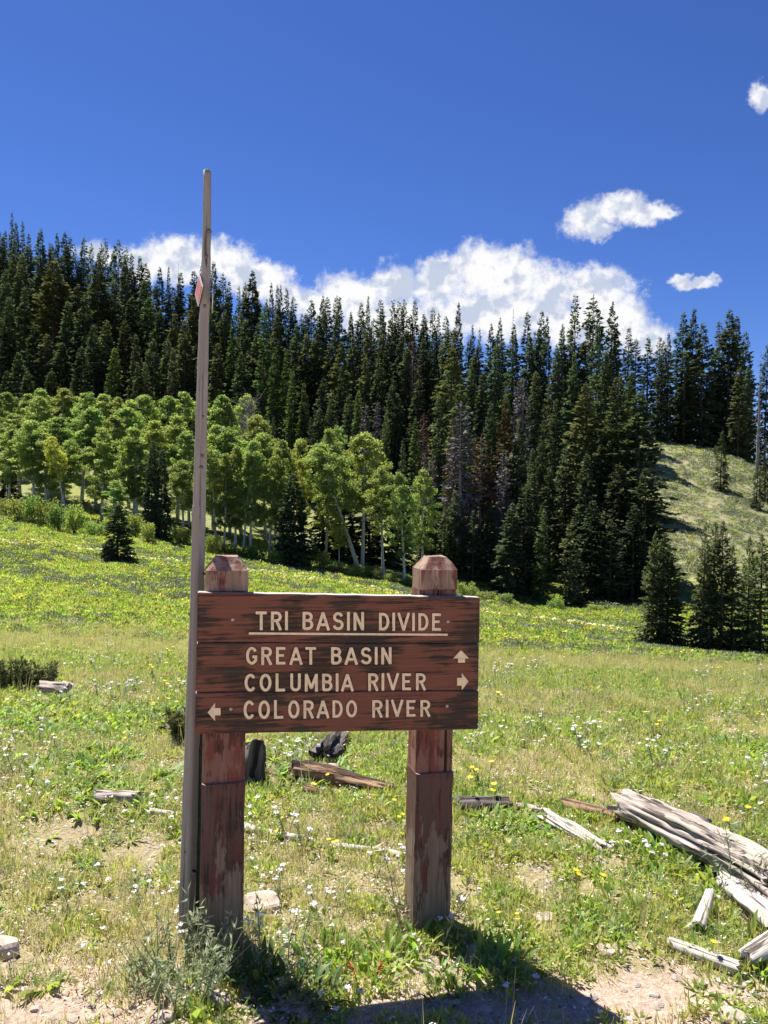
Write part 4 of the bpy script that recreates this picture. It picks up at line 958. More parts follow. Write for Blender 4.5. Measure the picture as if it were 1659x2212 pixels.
# ------------------------------------------------------------------ shrubs at the foot of the grove
def shrub(seed, R=1.0, H=1.4, leaves=1500, ls=.13):
    r = np.random.default_rng(seed); T = Geo(); C = Geo(); cl = []
    for k in range(9):
        a = r.uniform(0, 2*PI); e_ = np.array([np.cos(a) * R * r.uniform(.2, .8), np.sin(a) * R * r.uniform(.2, .8), H * r.uniform(.55, .95)])
        T.tube([(0, 0, -.1), e_ * [.4, .4, .5], e_], [.03, .02, .008], 4, 0, False); cl.append((*e_, R * r.uniform(.25, .45)))
        cl.append((*(e_ * [.9, .9, .5]), R * r.uniform(.3, .45)))
    cl = np.array(cl); idx = r.integers(0, len(cl), leaves)
    p = cl[idx, :3] + unit(r.normal(0, 1, (leaves, 3))) * (cl[idx, 3] * r.random(leaves) ** .4)[:, None]
    p[:, 2] = np.maximum(p[:, 2], .03)
    d = unit(r.normal(0, 1, (leaves, 3)) + [0, 0, .3]); l = ls * r.uniform(.6, 1.3, leaves)
    C.diamonds(p, d * l[:, None], unit(np.cross(d, r.normal(0, 1, (leaves, 3)))) * (l * .36)[:, None])
    return T.mesh('stem', ['spruce_bark']), C.mesh('foliage', ['shrub_leaf'])
SH = [shrub(s) for s in (1, 2, 3)]
SL_ = []
for px, pyb, w, h in ((14,1118,44,60),(40,1125,50,52),(70,1130,54,62),(98,1138,50,52),(128,1148,54,64),(160,1158,52,70),(205,1165,50,44),(290,1162,48,56),(318,1172,44,46),(392,1178,50,40),(456,1198,46,38),(490,1200,50,36),(520,1205,56,34),(556,1212,58,32),(600,1222,56,40),(655,1228,50,32),
                      (690,1232,44,36),(725,1240,56,36),(766,1250,50,40),(806,1256,54,48),(842,1262,46,36),(878,1270,44,30),(912,1276,44,34),(965,1285,50,34),(1005,1290,52,36),(1052,1300,50,30),(1090,1306,44,22),(1200,1318,44,24),(1290,1322,44,22)):
    d = 57 if px < 1000 else 57.5
    d = min(62, max(50, ground_hit(px, pyb).y)); p = at(px, pyb, d); z = gz1(p.x, d)
    tm, cm = SH[len(SL_) % 3]
    t = thing('shrub', 'x', 'shrub', (p.x, d, z), 'leafy shrubs along the forest edge', None, (0, 0, treer.uniform(0, 6.28)))
    t.scale = (w / F * d / 1.9, w / F * d / 1.9, h * treer.uniform(.55, 1.05) / F * d / 1.35)
    obj('stem', tm, t); obj('foliage', cm, t); SL_.append((t, px))
for n, (t, px) in enumerate(SL_):
    L1 = [a for a in SL_ if a[1] < 420]; k = n if px < 420 else n - len(L1)
    t['label'] = f'bright green shrub at the foot of the left aspens, {ORD[k]} from left' if px < 420 else f'low green shrub where the meadow meets the trees, {ORD[k]} right of the pole'

# ------------------------------------------------------------------ logs, wood and stones in the foreground
def timber(name, label, cat, mat, P0, P1, r0, r1, seed, flat=1.0, ridges=.10, bend=0.0, jag=.35, sides=22, seg=46, sink=.35, freq=5):
    """a weathered log from P0 to P1 (ground points), local x along the grain, with split ends and grooves"""
    r = np.random.default_rng(seed)
    a, b = Vector(P0), Vector(P1)
    a.z += r0 * flat * (1 - sink); b.z += r1 * flat * (1 - sink)
    L = (b - a).length; ax = (b - a).normalized()
    up = Vector((0, 0, 1)); yv = up.cross(ax).normalized(); zv = ax.cross(yv)
    s = np.linspace(0, 1, seg); th = np.arange(sides) * 2 * PI / sides
    rad = r0 + (r1 - r0) * s
    S_, TH = np.meshgrid(s, th, indexing='ij')
    grv = np.abs(np.sin(TH * freq + seed + .8 * np.sin(S_ * 3 + seed) + 2.2 * vnoise(S_ * L * 2.5, TH * 1.3, seed + 6))) ** 6 * np.clip(2.4 * vnoise(S_ * L * 3.2, TH * 2.6, seed + 5) - .55, 0, 1.4)
    n1 = vnoise(S_ * L * 4 + seed, TH * 2.5, seed) - .5
    n2 = vnoise(S_ * L * 14, TH * 6 + seed, seed + 3) - .5
    R_ = rad[:, None] * (1 - ridges * grv * 1.6 + n1 * ridges * 2.2 + n2 * ridges * 1.1)
    x = S_ * L
    endj = jag * max(r0, r1) * 2
    e0 = np.exp(-S_ * L / (r0 * .7)); e1 = np.exp(-(1 - S_) * L / (r1 * .7))
    jn = vnoise(TH * 2.2 + seed * 3, TH * 0 + seed, seed + 9)
    x = x + e0 * jn * endj - e1 * jn[::-1] * endj
    bz = bend * np.sin(S_ * PI)
    V = np.stack([x, R_ * np.cos(TH) + bz, R_ * np.sin(TH) * flat + .25 * bz], -1).reshape(-1, 3)
    i = np.arange(seg - 1)[:, None] * sides; j = np.arange(sides)[None]; j2 = (j + 1) % sides
    q = np.stack([i + j, i + j2, i + sides + j2, i + sides + j], -1).reshape(-1, 4)
    c0 = len(V); V = np.concatenate([V, [[r0 * .7, 0, 0], [L - r1 * .7, 0, 0]]])
    k = np.arange(sides); t0 = np.stack([np.full(sides, c0), (k + 1) % sides, k], -1); o = (seg - 1) * sides
    t1 = np.stack([np.full(sides, c0 + 1), o + k, o + (k + 1) % sides], -1)
    me = mesh_np(name, V, [q, np.concatenate([t0, t1])], [mat], None, True)
    o = thing(name, label, cat, a, None, me)
    o.matrix_world = Matrix.Translation(a) @ Matrix(((ax.x, yv.x, zv.x, 0), (ax.y, yv.y, zv.y, 0), (ax.z, yv.z, zv.z, 0), (0, 0, 0, 1)))
    return o
def gh(px, py): return ground_hit(px, py)
timber('fallen_log', 'thick pale weathered log with broken end lying at the right', 'log', 'grey_log', gh(1328, 1762), gh(1735, 1998), .084, .112, 3, .9, .15, .03, .7, 84, 150, .06, 8)
timber('fallen_log', 'smooth pale split log lying below the thick log, right edge', 'log', 'pale_wood', gh(1558, 1918), gh(1712, 2056), .050, .066, 5, .75, .13, .0, .8, 56, 80, .1, 7)
timber('fallen_log', 'short bleached log with splintered left end pointing down right', 'log', 'pale_wood', gh(1172, 1772), gh(1318, 1848), .046, .028, 8, .8, .20, .0, 1.0, 48, 70, .3, 7)
timber('fallen_log', 'thin brown log running under the broken end of the thick log', 'log', 'rotten_wood', gh(1205, 1742), gh(1352, 1782), .035, .045, 9, .8, .12, .0, .4, 16, 36, .3)
timber('fallen_log', 'dark half-buried log just right of the right post', 'log', 'dark_wood', gh(985, 1752), gh(1104, 1748), .055, .05, 12, .8, .2, .0, .4, 18, 40, .4)
timber('fallen_log', 'grey wood piece between the dark log and bleached log', 'log', 'grey_log', gh(1106, 1748), gh(1180, 1760), .028, .024, 13, .8, .16, .0, .6, 14, 24, .3)
timber('fallen_log', 'short dark log end sticking out behind the thick pale log', 'log', 'dark_wood', gh(1472, 1782), gh(1534, 1800), .050, .045, 14, .85, .2, .0, .25, 18, 24, .3)
timber('fallen_log', 'rotting brown log seen under the sign between the posts', 'log', 'rotten_wood', gh(612, 1680), gh(862, 1716), .064, .030, 15, .85, .40, .02, 1.0, 30, 100, .25)
timber('wood_piece', 'rotten brown fragment below the rotting log under the sign', 'wood', 'rotten_wood', gh(648, 1712), gh(716, 1722), .035, .02, 16, .7, .25, .0, .6, 14, 24, .3)
timber('wood_piece', 'rotten brown splinter beside the black stump', 'wood', 'rotten_wood', gh(570, 1672), gh(606, 1680), .03, .02, 36, .7, .25, .0, .6, 14, 20, .3)
timber('fallen_log', 'dark tilted log stub half hidden by the lower sign board', 'log', 'dark_wood', gh(690, 1655), gh(742, 1596), .080, .055, 17, .8, .36, .0, .9, 26, 44, 0.1)
timber('wood_piece', 'pale crumbled wood under the tilted log stub', 'wood', 'grey_log', gh(690, 1668), gh(740, 1662), .04, .03, 18, .6, .25, .0, .7, 14, 22, .3)
timber('branch', 'long thin pale branch crossing the grass behind the left post', 'branch', 'pale_wood', gh(470, 1782), gh(668, 1820), .030, .017, 19, .8, .12, -.015, .5, 14, 44, .2)
timber('branch', 'thin pale branch half sunk in grass between the two posts', 'branch', 'pale_wood', gh(700, 1832), gh(884, 1858), .014, .016, 20, .8, .14, .01, .5, 12, 40, .2)
timber('fallen_log', 'flat decayed log in the grass well left of the pole', 'log', 'grey_log', gh(192, 1728), gh(308, 1738), .045, .05, 21, .7, .26, .0, .7, 18, 40, .3)
timber('branch', 'short pale stick lying left of the pole', 'branch', 'pale_wood', gh(316, 1756), gh(388, 1768), .016, .014, 22, .8, .1, .0, .4, 12, 20, .1)
timber('fallen_log', 'short grey log beside the juniper bush at far left', 'log', 'grey_log', gh(76, 1500), gh(162, 1502), .10, .085, 23, .8, .2, .0, .4, 18, 30, .4)
timber('wood_piece', 'small grey wood bit in front of the short grey log', 'wood', 'grey_log', gh(70, 1522), gh(112, 1514), .035, .025, 24, .7, .2, .0, .6, 12, 18, .3)
timber('wood_piece', 'grey twisted wood piece just left of the sign board', 'wood', 'dark_wood', gh(345, 1588), gh(405, 1566), .045, .03, 25, .7, .25, .0, .7, 14, 22, .2)
timber('fallen_log', 'thin pale log low on the right, flush with the grass', 'log', 'pale_wood', gh(1432, 2048), gh(1606, 2112), .022, .030, 26, .8, .12, .0, .7, 16, 44, .1)
timber('branch', 'bare grey branch entering from the right edge', 'branch', 'pale_wood', gh(1606, 2108), gh(1720, 2040), .034, .045, 27, .9, .10, .0, .5, 16, 34, -.4)
timber('wood_piece', 'rusty brown wood sliver beneath the smooth split log', 'wood', 'rotten_wood', gh(1572, 1962), gh(1668, 2056), .022, .02, 28, .6, .2, .0, .7, 12, 30, .2)
a_, b_ = gh(1508, 2022), gh(1534, 1975); b_.z += .07
timber('wood_piece', 'upright pale wood chunk in the grass near the right edge', 'wood', 'pale_wood', a_, b_, .026, .020, 29, .8, .14, .0, .4, 14, 20, 0)
timber('wood_piece', 'tiny pale wood knob beside the upright wood chunk', 'wood', 'pale_wood', gh(1486, 2016), gh(1502, 2002), .014, .012, 30, .8, .14, .0, .4, 10, 12, 0)
# black stump behind the left post
st = gh(545, 1690)
o = timber('stump', 'blackened upright stump just right of the left post', 'stump', 'dark_wood', Vector((0, 0, 0)), Vector((.29, 0, 0)), .092, .050, 31, 1.0, .32, .0, .9, 24, 30, 1)
o.matrix_world = Matrix.Translation(st - Vector((0.015, 0, .03))) @ Matrix.Rotation(-PI / 2 + .12, 4, 'Y')
def stone(px, py, w, h, label, seed, tilt=0.0):
    """an angular stone, w wide and h high in photo units"""
    p = gh(px, py); d = p.y; r = np.random.default_rng(seed)
    bm = bmesh.new(); bmesh.ops.create_icosphere(bm, subdivisions=3, radius=1)
    pl = [(unit(r.normal(0, 1, 3)), r.uniform(.55, .85)) for _ in range(11)]
    sx = w / 2 / F * d; sz = h / 2 / F * d
    for v in bm.verts:
        c = np.array(v.co)
        for n_, q_ in pl:
            e_ = c @ n_ - q_
            if e_ > 0: c = c - n_ * e_
        c = c * (1 + .05 * (r.random() - .5))
        v.co = (c[0] * sx * 1.3, c[1] * sx * 1.0, c[2] * sz * 1.5)
    o = thing('stone', label, 'stone', p + Vector((0, 0, sz * .25)), None, bm_mesh('stone', bm, ['stone']), (tilt, 0, r.uniform(-.6, .6)))
    return o
for q in ((12, 2058, 62, 46, 'angular tan stone at the left edge of the picture', 1), (568, 1960, 90, 34, 'flat pale stone on the grass right behind the left post', 2), (1320, 2058, 52, 20, 'white wedge stone on the grass right of the right post', 3),
          (1022, 2066, 26, 24, 'pink stone beside the leafy plant at the right post', 4), (472, 2170, 50, 26, 'pinkish stone at the bottom below the left post', 5), (1180, 1985, 36, 14, 'low tan stone in grass midway right of the right post', 6),
          (350, 2205, 44, 20, 'rounded stone cut by the bottom edge, left', 7), (1585, 2205, 60, 28, 'buff stone at the bottom right corner', 8), (895, 2150, 22, 10, 'small grey pebble in the sign shadow', 9), (1045, 2190, 30, 14, 'brown stone in the sign shadow near the bottom', 10),
          (985, 2168, 24, 9, 'flat pebble in the middle of the sign shadow', 12), (868, 2035, 22, 14, 'pale stone at the left foot of the right post', 13), (915, 2050, 20, 12, 'grey stone right at the base of the right post', 14), (700, 1715, 22, 14, 'white stone below the rotting log', 15),
          (220, 2150, 26, 12, 'small pink stone on the bare soil at lower left', 16), (80, 2185, 24, 10, 'flat buff stone near the lower left corner', 17), (1260, 2170, 30, 12, 'buff stone beside the shadow edge at bottom right', 18), (1410, 2150, 24, 10, 'little pale stone on bare soil at right', 19)):
    stone(*q)

# ------------------------------------------------------------------ leafy plants that stand out in the foreground
def leaf_mesh(name, mat, L=1.0, w=.14, curl=.35):
    n = 6; s = np.linspace(0, 1, n); wd = w * np.sin(np.clip(s * .94 + .06, 0, 1) * PI) ** .75
    x = s * L; z = .55 * s * L - curl * s ** 2 * L
    V = np.concatenate([np.column_stack([x, wd, z + wd * .35]), np.column_stack([x, wd * 0, z]), np.column_stack([x, -wd, z + wd * .35])])
    k = np.arange(n - 1); q = np.concatenate([np.stack([k, k + 1, n + k + 1, n + k], -1), np.stack([n + k, n + k + 1, 2*n + k + 1, 2*n + k], -1)])
    return mesh_np(name, V, [q], [mat], None, True)
LM = {m: [leaf_mesh('leaf', m, 1, .092, c) for c in (.25, .5)] for m in ('forb_leaf', 'forb_dark', 'silver_leaf')}
for lm in LM['silver_leaf']: pass
def leafy(px, py, n, size, mat, label, seed, spread=.5, upr=1.0):
    p = gh(px, py); r = random.Random(seed)
    t = thing('leafy_plant', label, 'plant', p, 'leafy plants near the sign')
    for k in range(n):
        o = obj('leaf', LM[mat][k % 2], t)
        a = r.uniform(0, 6.28); q = r.random() ** .6 * spread * size
        o.location = (math.cos(a) * q, math.sin(a) * q, -.01)
        s = size * .72 * r.uniform(.55, 1.15); o.scale = (s, s * r.uniform(.8, 1.2), s)
        o.rotation_euler = (r.uniform(-.25, .25), -r.uniform(.0, 1.0) * upr, a + r.uniform(-.9, .9))
for q in ((640, 2165, 34, .15, 'forb_dark', 'dense dark green leafy plant in the shadow of the left post', 1, 1.0, .7), (560, 2110, 20, .16, 'forb_dark', 'dark leafy plant hugging the right side of the left post', 2, .5, 1.1), (905, 2035, 16, .16, 'forb_leaf', 'bright leafy plant at the foot of the right post', 3, .6, .9),
          (1065, 2090, 34, .15, 'forb_leaf', 'bright leafy clump right of the right post at the shadow edge', 4, .9, 1.0), (830, 2070, 22, .14, 'forb_leaf', 'green leafy plant left of the right post', 5, .9, 1.0), (745, 2050, 12, .12, 'forb_leaf', 'small leafy plant midway between the two posts', 6, .7, 1.1),
          (1460, 1860, 34, .17, 'forb_leaf', 'lush leafy plant below the thick pale log', 7, 1.1, 1.0), (1535, 1895, 30, .17, 'forb_leaf', 'lush leafy plant where the two pale logs meet', 8, 1.0, 1.0), (1400, 1825, 26, .15, 'forb_leaf', 'leafy plant in the lee of the log, near its broken end', 9, 1.1, 1.1),
          (240, 1640, 30, .15, 'forb_leaf', 'tall green leafy plant standing out in the left meadow', 10, .6, 1.2), (1255, 1765, 18, .14, 'forb_leaf', 'yellow-green leafy plant between the bleached and thick logs', 11, .8, 1.0), (1600, 1620, 44, .15, 'forb_leaf', 'leafy green bush with yellow bloom at the right edge', 12, 1.0, 1.1),
          (1610, 2030, 20, .15, 'forb_leaf', 'leafy plant under the right hand split log', 13, .9, 1.1), (1640, 2110, 22, .12, 'forb_leaf', 'leafy plant at the right edge near the bottom', 14, 1.0, 1.1), (705, 2075, 18, .13, 'forb_leaf', 'leafy plant just behind the shadow of the left post', 17, .9, 1.0), (790, 2115, 20, .12, 'forb_leaf', 'leafy plant at the near side between the posts', 18, 1.0, 1.0), (985, 2120, 18, .12, 'forb_dark', 'dark leafy plant in front of the right post', 19, .9, 1.0), (520, 2150, 16, .11, 'forb_dark', 'leafy weed in front of the left post', 20, .9, 1.0), (960, 2160, 14, .09, 'forb_dark', 'small weed in the middle of the sign shadow', 15, .9, .9), (1570, 2150, 18, .10, 'forb_leaf', 'low leafy weed on the soil at lower right', 16, .9, 1.0)):
    leafy(q[0], q[1], int(q[2] * 2.2), q[3] * .82, *q[4:])
def feathery(px, py, n, h, label, seed, flower=True, mat='silver_leaf'):
    """silvery upright stems with fine leaflets"""
    p = gh(px, py); r = np.random.default_rng(seed); G = Geo()
    for k in range(n):
        a = r.uniform(0, 2*PI); q = r.random() ** .5 * .12; b = np.array([np.cos(a) * q, np.sin(a) * q, -.01]); ln = h * r.uniform(.4, 1.0); d = np.array([np.cos(a) * .35, np.sin(a) * .35, 1]) + r.normal(0, .12, 3)
        pts = [b, b + d * ln * .5, b + d * ln + [np.cos(a) * .03, np.sin(a) * .03, 0]]; G.tube(pts, [.0025, .002, .001], 4, 0, False)
        m = 26; s = r.uniform(.1, 1, m); pp = b + d * (s * ln)[:, None]; dd = unit(r.normal(0, 1, (m, 3)) + [0, 0, .5]) * (ln * .16); G.diamonds(pp, dd, unit(np.cross(dd, r.normal(0, 1, (m, 3)))) * .0035, 0)
    t = thing('silvery_plant', label, 'plant', p); obj('foliage', G.mesh('foliage', [mat]), t)
feathery(405, 2135, 30, .24, 'silvery grey-green feathery plant in front of the pole foot', 1)
feathery(365, 2150, 22, .18, 'lower silvery plant left of the pole foot', 2)
feathery(1625, 1930, 26, .26, 'grey-green feathery stems beside the thick log, right edge', 3)
feathery(590, 2120, 8, .20, 'slender silvery stalk with bud in front of the dark leaves', 4)
# juniper bush at far left
for px, py, w, h, lab in ((28, 1492, 60, 62, 'dark spiky juniper bush at the left picture edge'), (84, 1492, 60, 56, 'dark spiky juniper bush beside the short grey log'), (392, 1608, 26, 70, 'dark upright juniper sprig left of the pole')):
    p = gh(px, py); r = np.random.default_rng(px); G = Geo(); sc = F / p.y; rw = w / 2 / sc; hh = h / sc
    for k in range(20):
        b = np.array([r.uniform(-rw, rw), r.uniform(-rw, rw) * .7, 0]); ln = hh * r.uniform(.55, 1.05); d = np.array([r.normal(0, .18), r.normal(0, .18), 1]); m = 60; s = r.uniform(0.05, 1, m)
        dd = unit(r.normal(0, 1, (m, 3)) + [0, 0, 1.1]) * .05; G.diamonds(b + d * (s * ln)[:, None], dd, unit(np.cross(dd, r.normal(0, 1, (m, 3)))) * .008, 0)
    t = thing('juniper_bush', lab, 'bush', p); obj('foliage', G.mesh('foliage', ['juniper_leaf']), t)

# ------------------------------------------------------------------ ground cover (stuff, instanced)
def proto_coll(name, meshes):
    c = bpy.data.collections.new(name)
    for k, me in enumerate(meshes):
        o = bpy.data.objects.new(f'{name}_{k:02d}', me); c.objects.link(o)
    return c
def scatter(name, coll, pts, rotz, scl, idx, tilt=None):
    me = bpy.data.meshes.new(name); n = len(pts)
    me.vertices.add(n); me.vertices.foreach_set('co', np.asarray(pts, np.float32).ravel())
    a = me.attributes.new('rot', 'FLOAT_VECTOR', 'POINT'); rv = np.zeros((n, 3), np.float32); rv[:, 2] = rotz
    if tilt is not None: rv[:, :2] = tilt
    a.data.foreach_set('vector', rv.ravel())
    a = me.attributes.new('scl', 'FLOAT', 'POINT'); a.data.foreach_set('value', np.asarray(scl, np.float32))
    a = me.attributes.new('pick', 'INT', 'POINT'); a.data.foreach_set('value', np.asarray(idx, np.int32))
    o = bpy.data.objects.new(name, me); COL.objects.link(o); o['kind'] = 'stuff'
    ng = bpy.data.node_groups.new(name, 'GeometryNodeTree')
    ng.interface.new_socket('Geometry', in_out='INPUT', socket_type='NodeSocketGeometry'); ng.interface.new_socket('Geometry', in_out='OUTPUT', socket_type='NodeSocketGeometry')
    gi = ng.nodes.new('NodeGroupInput'); go = ng.nodes.new('NodeGroupOutput')
    ip = ng.nodes.new('GeometryNodeInstanceOnPoints'); ci = ng.nodes.new('GeometryNodeCollectionInfo')
    ci.inputs['Collection'].default_value = coll; ci.inputs['Separate Children'].default_value = True; ci.inputs['Reset Children'].default_value = True
    ip.inputs['Pick Instance'].default_value = True
    def attr(nm, ty):
        x = ng.nodes.new('GeometryNodeInputNamedAttribute'); x.data_type = ty; x.inputs['Name'].default_value = nm; return x
    ng.links.new(gi.outputs[0], ip.inputs['Points']); ng.links.new(ci.outputs[0], ip.inputs['Instance'])
    ar, as_, ap = attr('rot', 'FLOAT_VECTOR'), attr('scl', 'FLOAT'), attr('pick', 'INT')
    out_of = lambda n_: next(s_ for s_ in n_.outputs if s_.enabled and s_.name == 'Attribute')
    ng.links.new(out_of(ar), ip.inputs['Rotation']); ng.links.new(out_of(as_), ip.inputs['Scale']); ng.links.new(out_of(ap), ip.inputs['Instance Index'])
    ng.links.new(ip.outputs[0], go.inputs[0])
    md = o.modifiers.new('scatter', 'NODES'); md.node_group = ng
    return o
def tuft(seed, n, h, w, R, mats, mw, bend=.5, seg=3):
    """curved blades growing from a small patch"""
    r = np.random.default_rng(seed)
    a = r.uniform(0, 2*PI, n); q = R * r.random(n) ** .6; b = np.column_stack([np.cos(a) * q, np.sin(a) * q, np.full(n, -.01)])
    la = a + r.normal(0, 1.0, n); ln = h * r.uniform(.45, 1.15, n); bd = bend * r.uniform(.2, 1.3, n)
    dh = np.column_stack([np.cos(la), np.sin(la), np.zeros(n)]); sd = np.column_stack([-np.sin(la + r.normal(0, .8, n)), np.cos(la), np.zeros(n)])
    sd = unit(sd); V = []; s = np.linspace(0, 1, seg + 1)
    for k in range(seg + 1):
        c = b + dh * (bd * s[k] ** 1.7 * ln)[:, None] * .8; c[:, 2] += ln * s[k] * (1 - .35 * bd * s[k])
        ww = w * r.uniform(.95, 1.05) * (1 - s[k] ** 1.6) * (.65 + .35 * min(1, s[k] * 4)) + .0003
        V.append(c + sd * ww); V.append(c - sd * ww)
    V = np.stack(V, 1).reshape(-1, 3); m = 2 * (seg + 1); o = np.arange(n)[:, None] * m; k = np.arange(seg)[None] * 2
    q4 = np.stack([o + k, o + k + 1, o + k + 3, o + k + 2], -1).reshape(-1, 4)
    mi = np.repeat(r.choice(len(mats), n, p=mw), seg)
    return mesh_np('tuft', V, [q4], mats, mi)
def rosette(seed, n, L, w, mats, upr=.8):
    r = np.random.default_rng(seed); seg = 4; V = []; s = np.linspace(0, 1, seg + 1)
    a = r.uniform(0, 2*PI, n); ln = L * r.uniform(.6, 1.15, n); el = r.uniform(.35, 1.25, n) * upr; cu = r.uniform(.2, .7, n)
    dh = np.column_stack([np.cos(a), np.sin(a), np.zeros(n)]); sd = np.column_stack([-np.sin(a), np.cos(a), r.normal(0, .4, n)]); b = dh * .015
    for k in range(seg + 1):
        c = b + dh * (ln * s[k] * np.cos(el))[:, None]; c[:, 2] += ln * (s[k] * np.sin(el) - cu * .5 * s[k] ** 2)
        ww = w * np.sin(min(1, s[k] * .92 + .08) * PI) ** .8 * (ln / L) + .0003
        V.append(c + sd * ww[:, None]); V.append(c - sd * ww[:, None])
    V = np.stack(V, 1).reshape(-1, 3); m = 2 * (seg + 1); o = np.arange(n)[:, None] * m; k = np.arange(seg)[None] * 2
    q4 = np.stack([o + k, o + k + 1, o + k + 3, o + k + 2], -1).reshape(-1, 4)
    return mesh_np('rosette', V, [q4], mats, np.repeat(r.choice(len(mats), n), seg))
def flower(seed, stems, h, mats, head, kind):
    """stems carrying flat white heads, small yellow suns or spikes"""
    r = np.random.default_rng(seed); G = Geo()
    for k in range(stems):
        a = r.uniform(0, 2*PI); b = np.array([np.cos(a), np.sin(a), 0]) * r.uniform(0, .04); hh = h * r.uniform(.55, 1.1); t = b + [np.cos(a) * .04, np.sin(a) * .04, hh]
        G.tube([b, (b + t) / 2 + [0, 0, .01], t], [.0018, .0015, .0012], 3, 0, False)
        m = 10; s = r.uniform(.05, .85, m); pp = b + (t - b) * s[:, None]; dd = unit(r.normal(0, 1, (m, 3)) + [0, 0, .4]) * .03; G.diamonds(pp, dd, unit(np.cross(dd, r.normal(0, 1, (m, 3)))) * .004, 0)
        if kind == 'flat':
            m = 16; aa = r.uniform(0, 2*PI, m); rr = head * r.random(m) ** .5; pp = t + np.column_stack([np.cos(aa) * rr, np.sin(aa) * rr, r.uniform(-.004, .004, m)])
            for c_, in zip(pp): 
                e1 = unit(np.array([1, .1, r.normal(0, .25)])); G.diamonds(np.array([c_ - e1 * .005]), np.array([e1 * .010]), np.array([np.array([0, .005, r.normal(0, .0015)])]), 1)
        elif kind == 'sun':
            m = 9; aa = np.arange(m) * 2*PI/m; dd = np.column_stack([np.cos(aa), np.sin(aa), np.full(m, .25)]) * head; G.diamonds(np.repeat(t[None], m, 0), dd, np.column_stack([-np.sin(aa), np.cos(aa), np.zeros(m)]) * head * .22, 1)
        else:
            m = 26; s = r.uniform(.55, 1.0, m); pp = b + (t - b) * s[:, None]; dd = unit(r.normal(0, 1, (m, 3)) + [0, 0, .8]) * head; G.diamonds(pp, dd, unit(np.cross(dd, r.normal(0, 1, (m, 3)))) * head * .3, 1)
    return G.mesh('flower', mats)
def clump(seed, R, H, n, ls, mats, mw, aspect=.28, top=None, ntop=0):
    """a dome of small leaves, for forbs and sagebrush seen from afar"""
    r = np.random.default_rng(seed); G = Geo()
    a = r.uniform(0, 2*PI, n); q = R * r.random(n) ** .55; z = H * (1 - (q / R) ** 2 * .75) * r.random(n) ** .5
    p = np.column_stack([np.cos(a) * q, np.sin(a) * q, z * .85]); d = unit(np.column_stack([np.cos(a) * .5, np.sin(a) * .5, np.full(n, .7)]) + r.normal(0, .5, (n, 3)))
    l = ls * r.uniform(.6, 1.3, n); G.diamonds(p, d * l[:, None], unit(np.cross(d, r.normal(0, 1, (n, 3)))) * (l * aspect)[:, None], r.choice(len(mw), n, p=mw))
    if ntop:
        a = r.uniform(0, 2*PI, ntop); q = R * .9 * r.random(ntop) ** .5; p = np.column_stack([np.cos(a) * q, np.sin(a) * q, H * (1 - (q / R) ** 2 * .6) + .03]); d = unit(np.column_stack([np.cos(a), np.sin(a), np.full(ntop, .3)]) + r.normal(0, .5, (ntop, 3)))
        G.diamonds(p, d * top, unit(np.cross(d, np.array([0, 0, 1.0]) + r.normal(0, .3, (ntop, 3)))) * top * .45, len(mw))
    return G.mesh('clump', mats)
GR = ['grass_green', 'grass_yellow', 'straw', 'forb_leaf']
def litter(seed, n=26, R=.11):
    """dry bits, chaff and bleached leaves lying on the ground"""
    r = np.random.default_rng(seed); G = Geo(); a = r.uniform(0, 2*PI, n); q = R * r.random(n) ** .5
    p = np.column_stack([np.cos(a) * q, np.sin(a) * q, r.uniform(.004, .03, n)]); d = unit(np.column_stack([r.normal(0, 1, (n, 2)), r.normal(0, .3, n)]))
    l = r.uniform(.006, .026, n); G.diamonds(p, d * l[:, None], unit(np.cross(d, np.array([0, 0, 1.0]) + r.normal(0, .5, (n, 3)))) * (r.uniform(.0015, .004, n))[:, None], r.choice(3, n, p=[.5, .3, .2]))
    return G.mesh('litter', ['straw', 'petal_white', 'needle_brown'])
near = proto_coll('near_plant', [
    tuft(1, 30, .085, .0019, .05, GR, [.55, .25, .1, .1]), tuft(2, 30, .070, .0019, .055, GR, [.7, .2, .05, .05]), tuft(3, 28, .095, .0017, .05, GR, [.2, .45, .35, 0]), tuft(4, 26, .060, .0020, .06, GR, [.25, .45, .3, 0], .8),
    rosette(5, 11, .085, .0075, ['forb_leaf', 'grass_green']), rosette(6, 9, .10, .0095, ['forb_leaf']), rosette(7, 14, .062, .0065, ['forb_dark', 'forb_leaf'], .6),
    clump(8, .06, .05, 70, .026, ['silver_leaf', 'grass_green'], [.6, .4], .16), clump(9, .07, .05, 80, .028, ['forb_leaf', 'grass_yellow'], [.6, .4], .2),
    flower(10, 3, .15, ['silver_leaf', 'petal_white'], .0105, 'flat'), flower(11, 2, .09, ['grass_green', 'petal_white'], .009, 'flat'), flower(12, 3, .14, ['forb_leaf', 'petal_yellow'], .017, 'sun'), flower(13, 1, .13, ['forb_leaf', 'petal_orange'], .011, 'spike'),
    tuft(14, 22, .06, .0022, .09, ['straw', 'grass_yellow'], [.8, .2], 1.6, 2), tuft(15, 9, .24, .0014, .04, GR, [.3, .4, .3, 0], .35), litter(16)])
r = np.random.default_rng(21)
def area_points(n, d0, d1, umax, power=1.0):
    """points spread evenly over the ground between two distances"""
    d = np.sqrt(r.uniform(d0 ** 2, d1 ** 2, n)) if power == 1 else (d0 ** power + r.random(n) * (d1 ** power - d0 ** power)) ** (1 / power)
    u = r.uniform(-umax, umax, n); return u * d, d
FORB = [(250,1560,190,50),(90,1540,110,60),(215,1720,170,50),(1440,1850,120,60),(1560,1890,80,50),(620,1640,70,60),(1120,1790,90,50),(1600,1610,70,50),(700,1690,120,30),(640,2110,90,50),(1050,2050,70,40),(330,1720,60,60),(180,1650,120,50)]
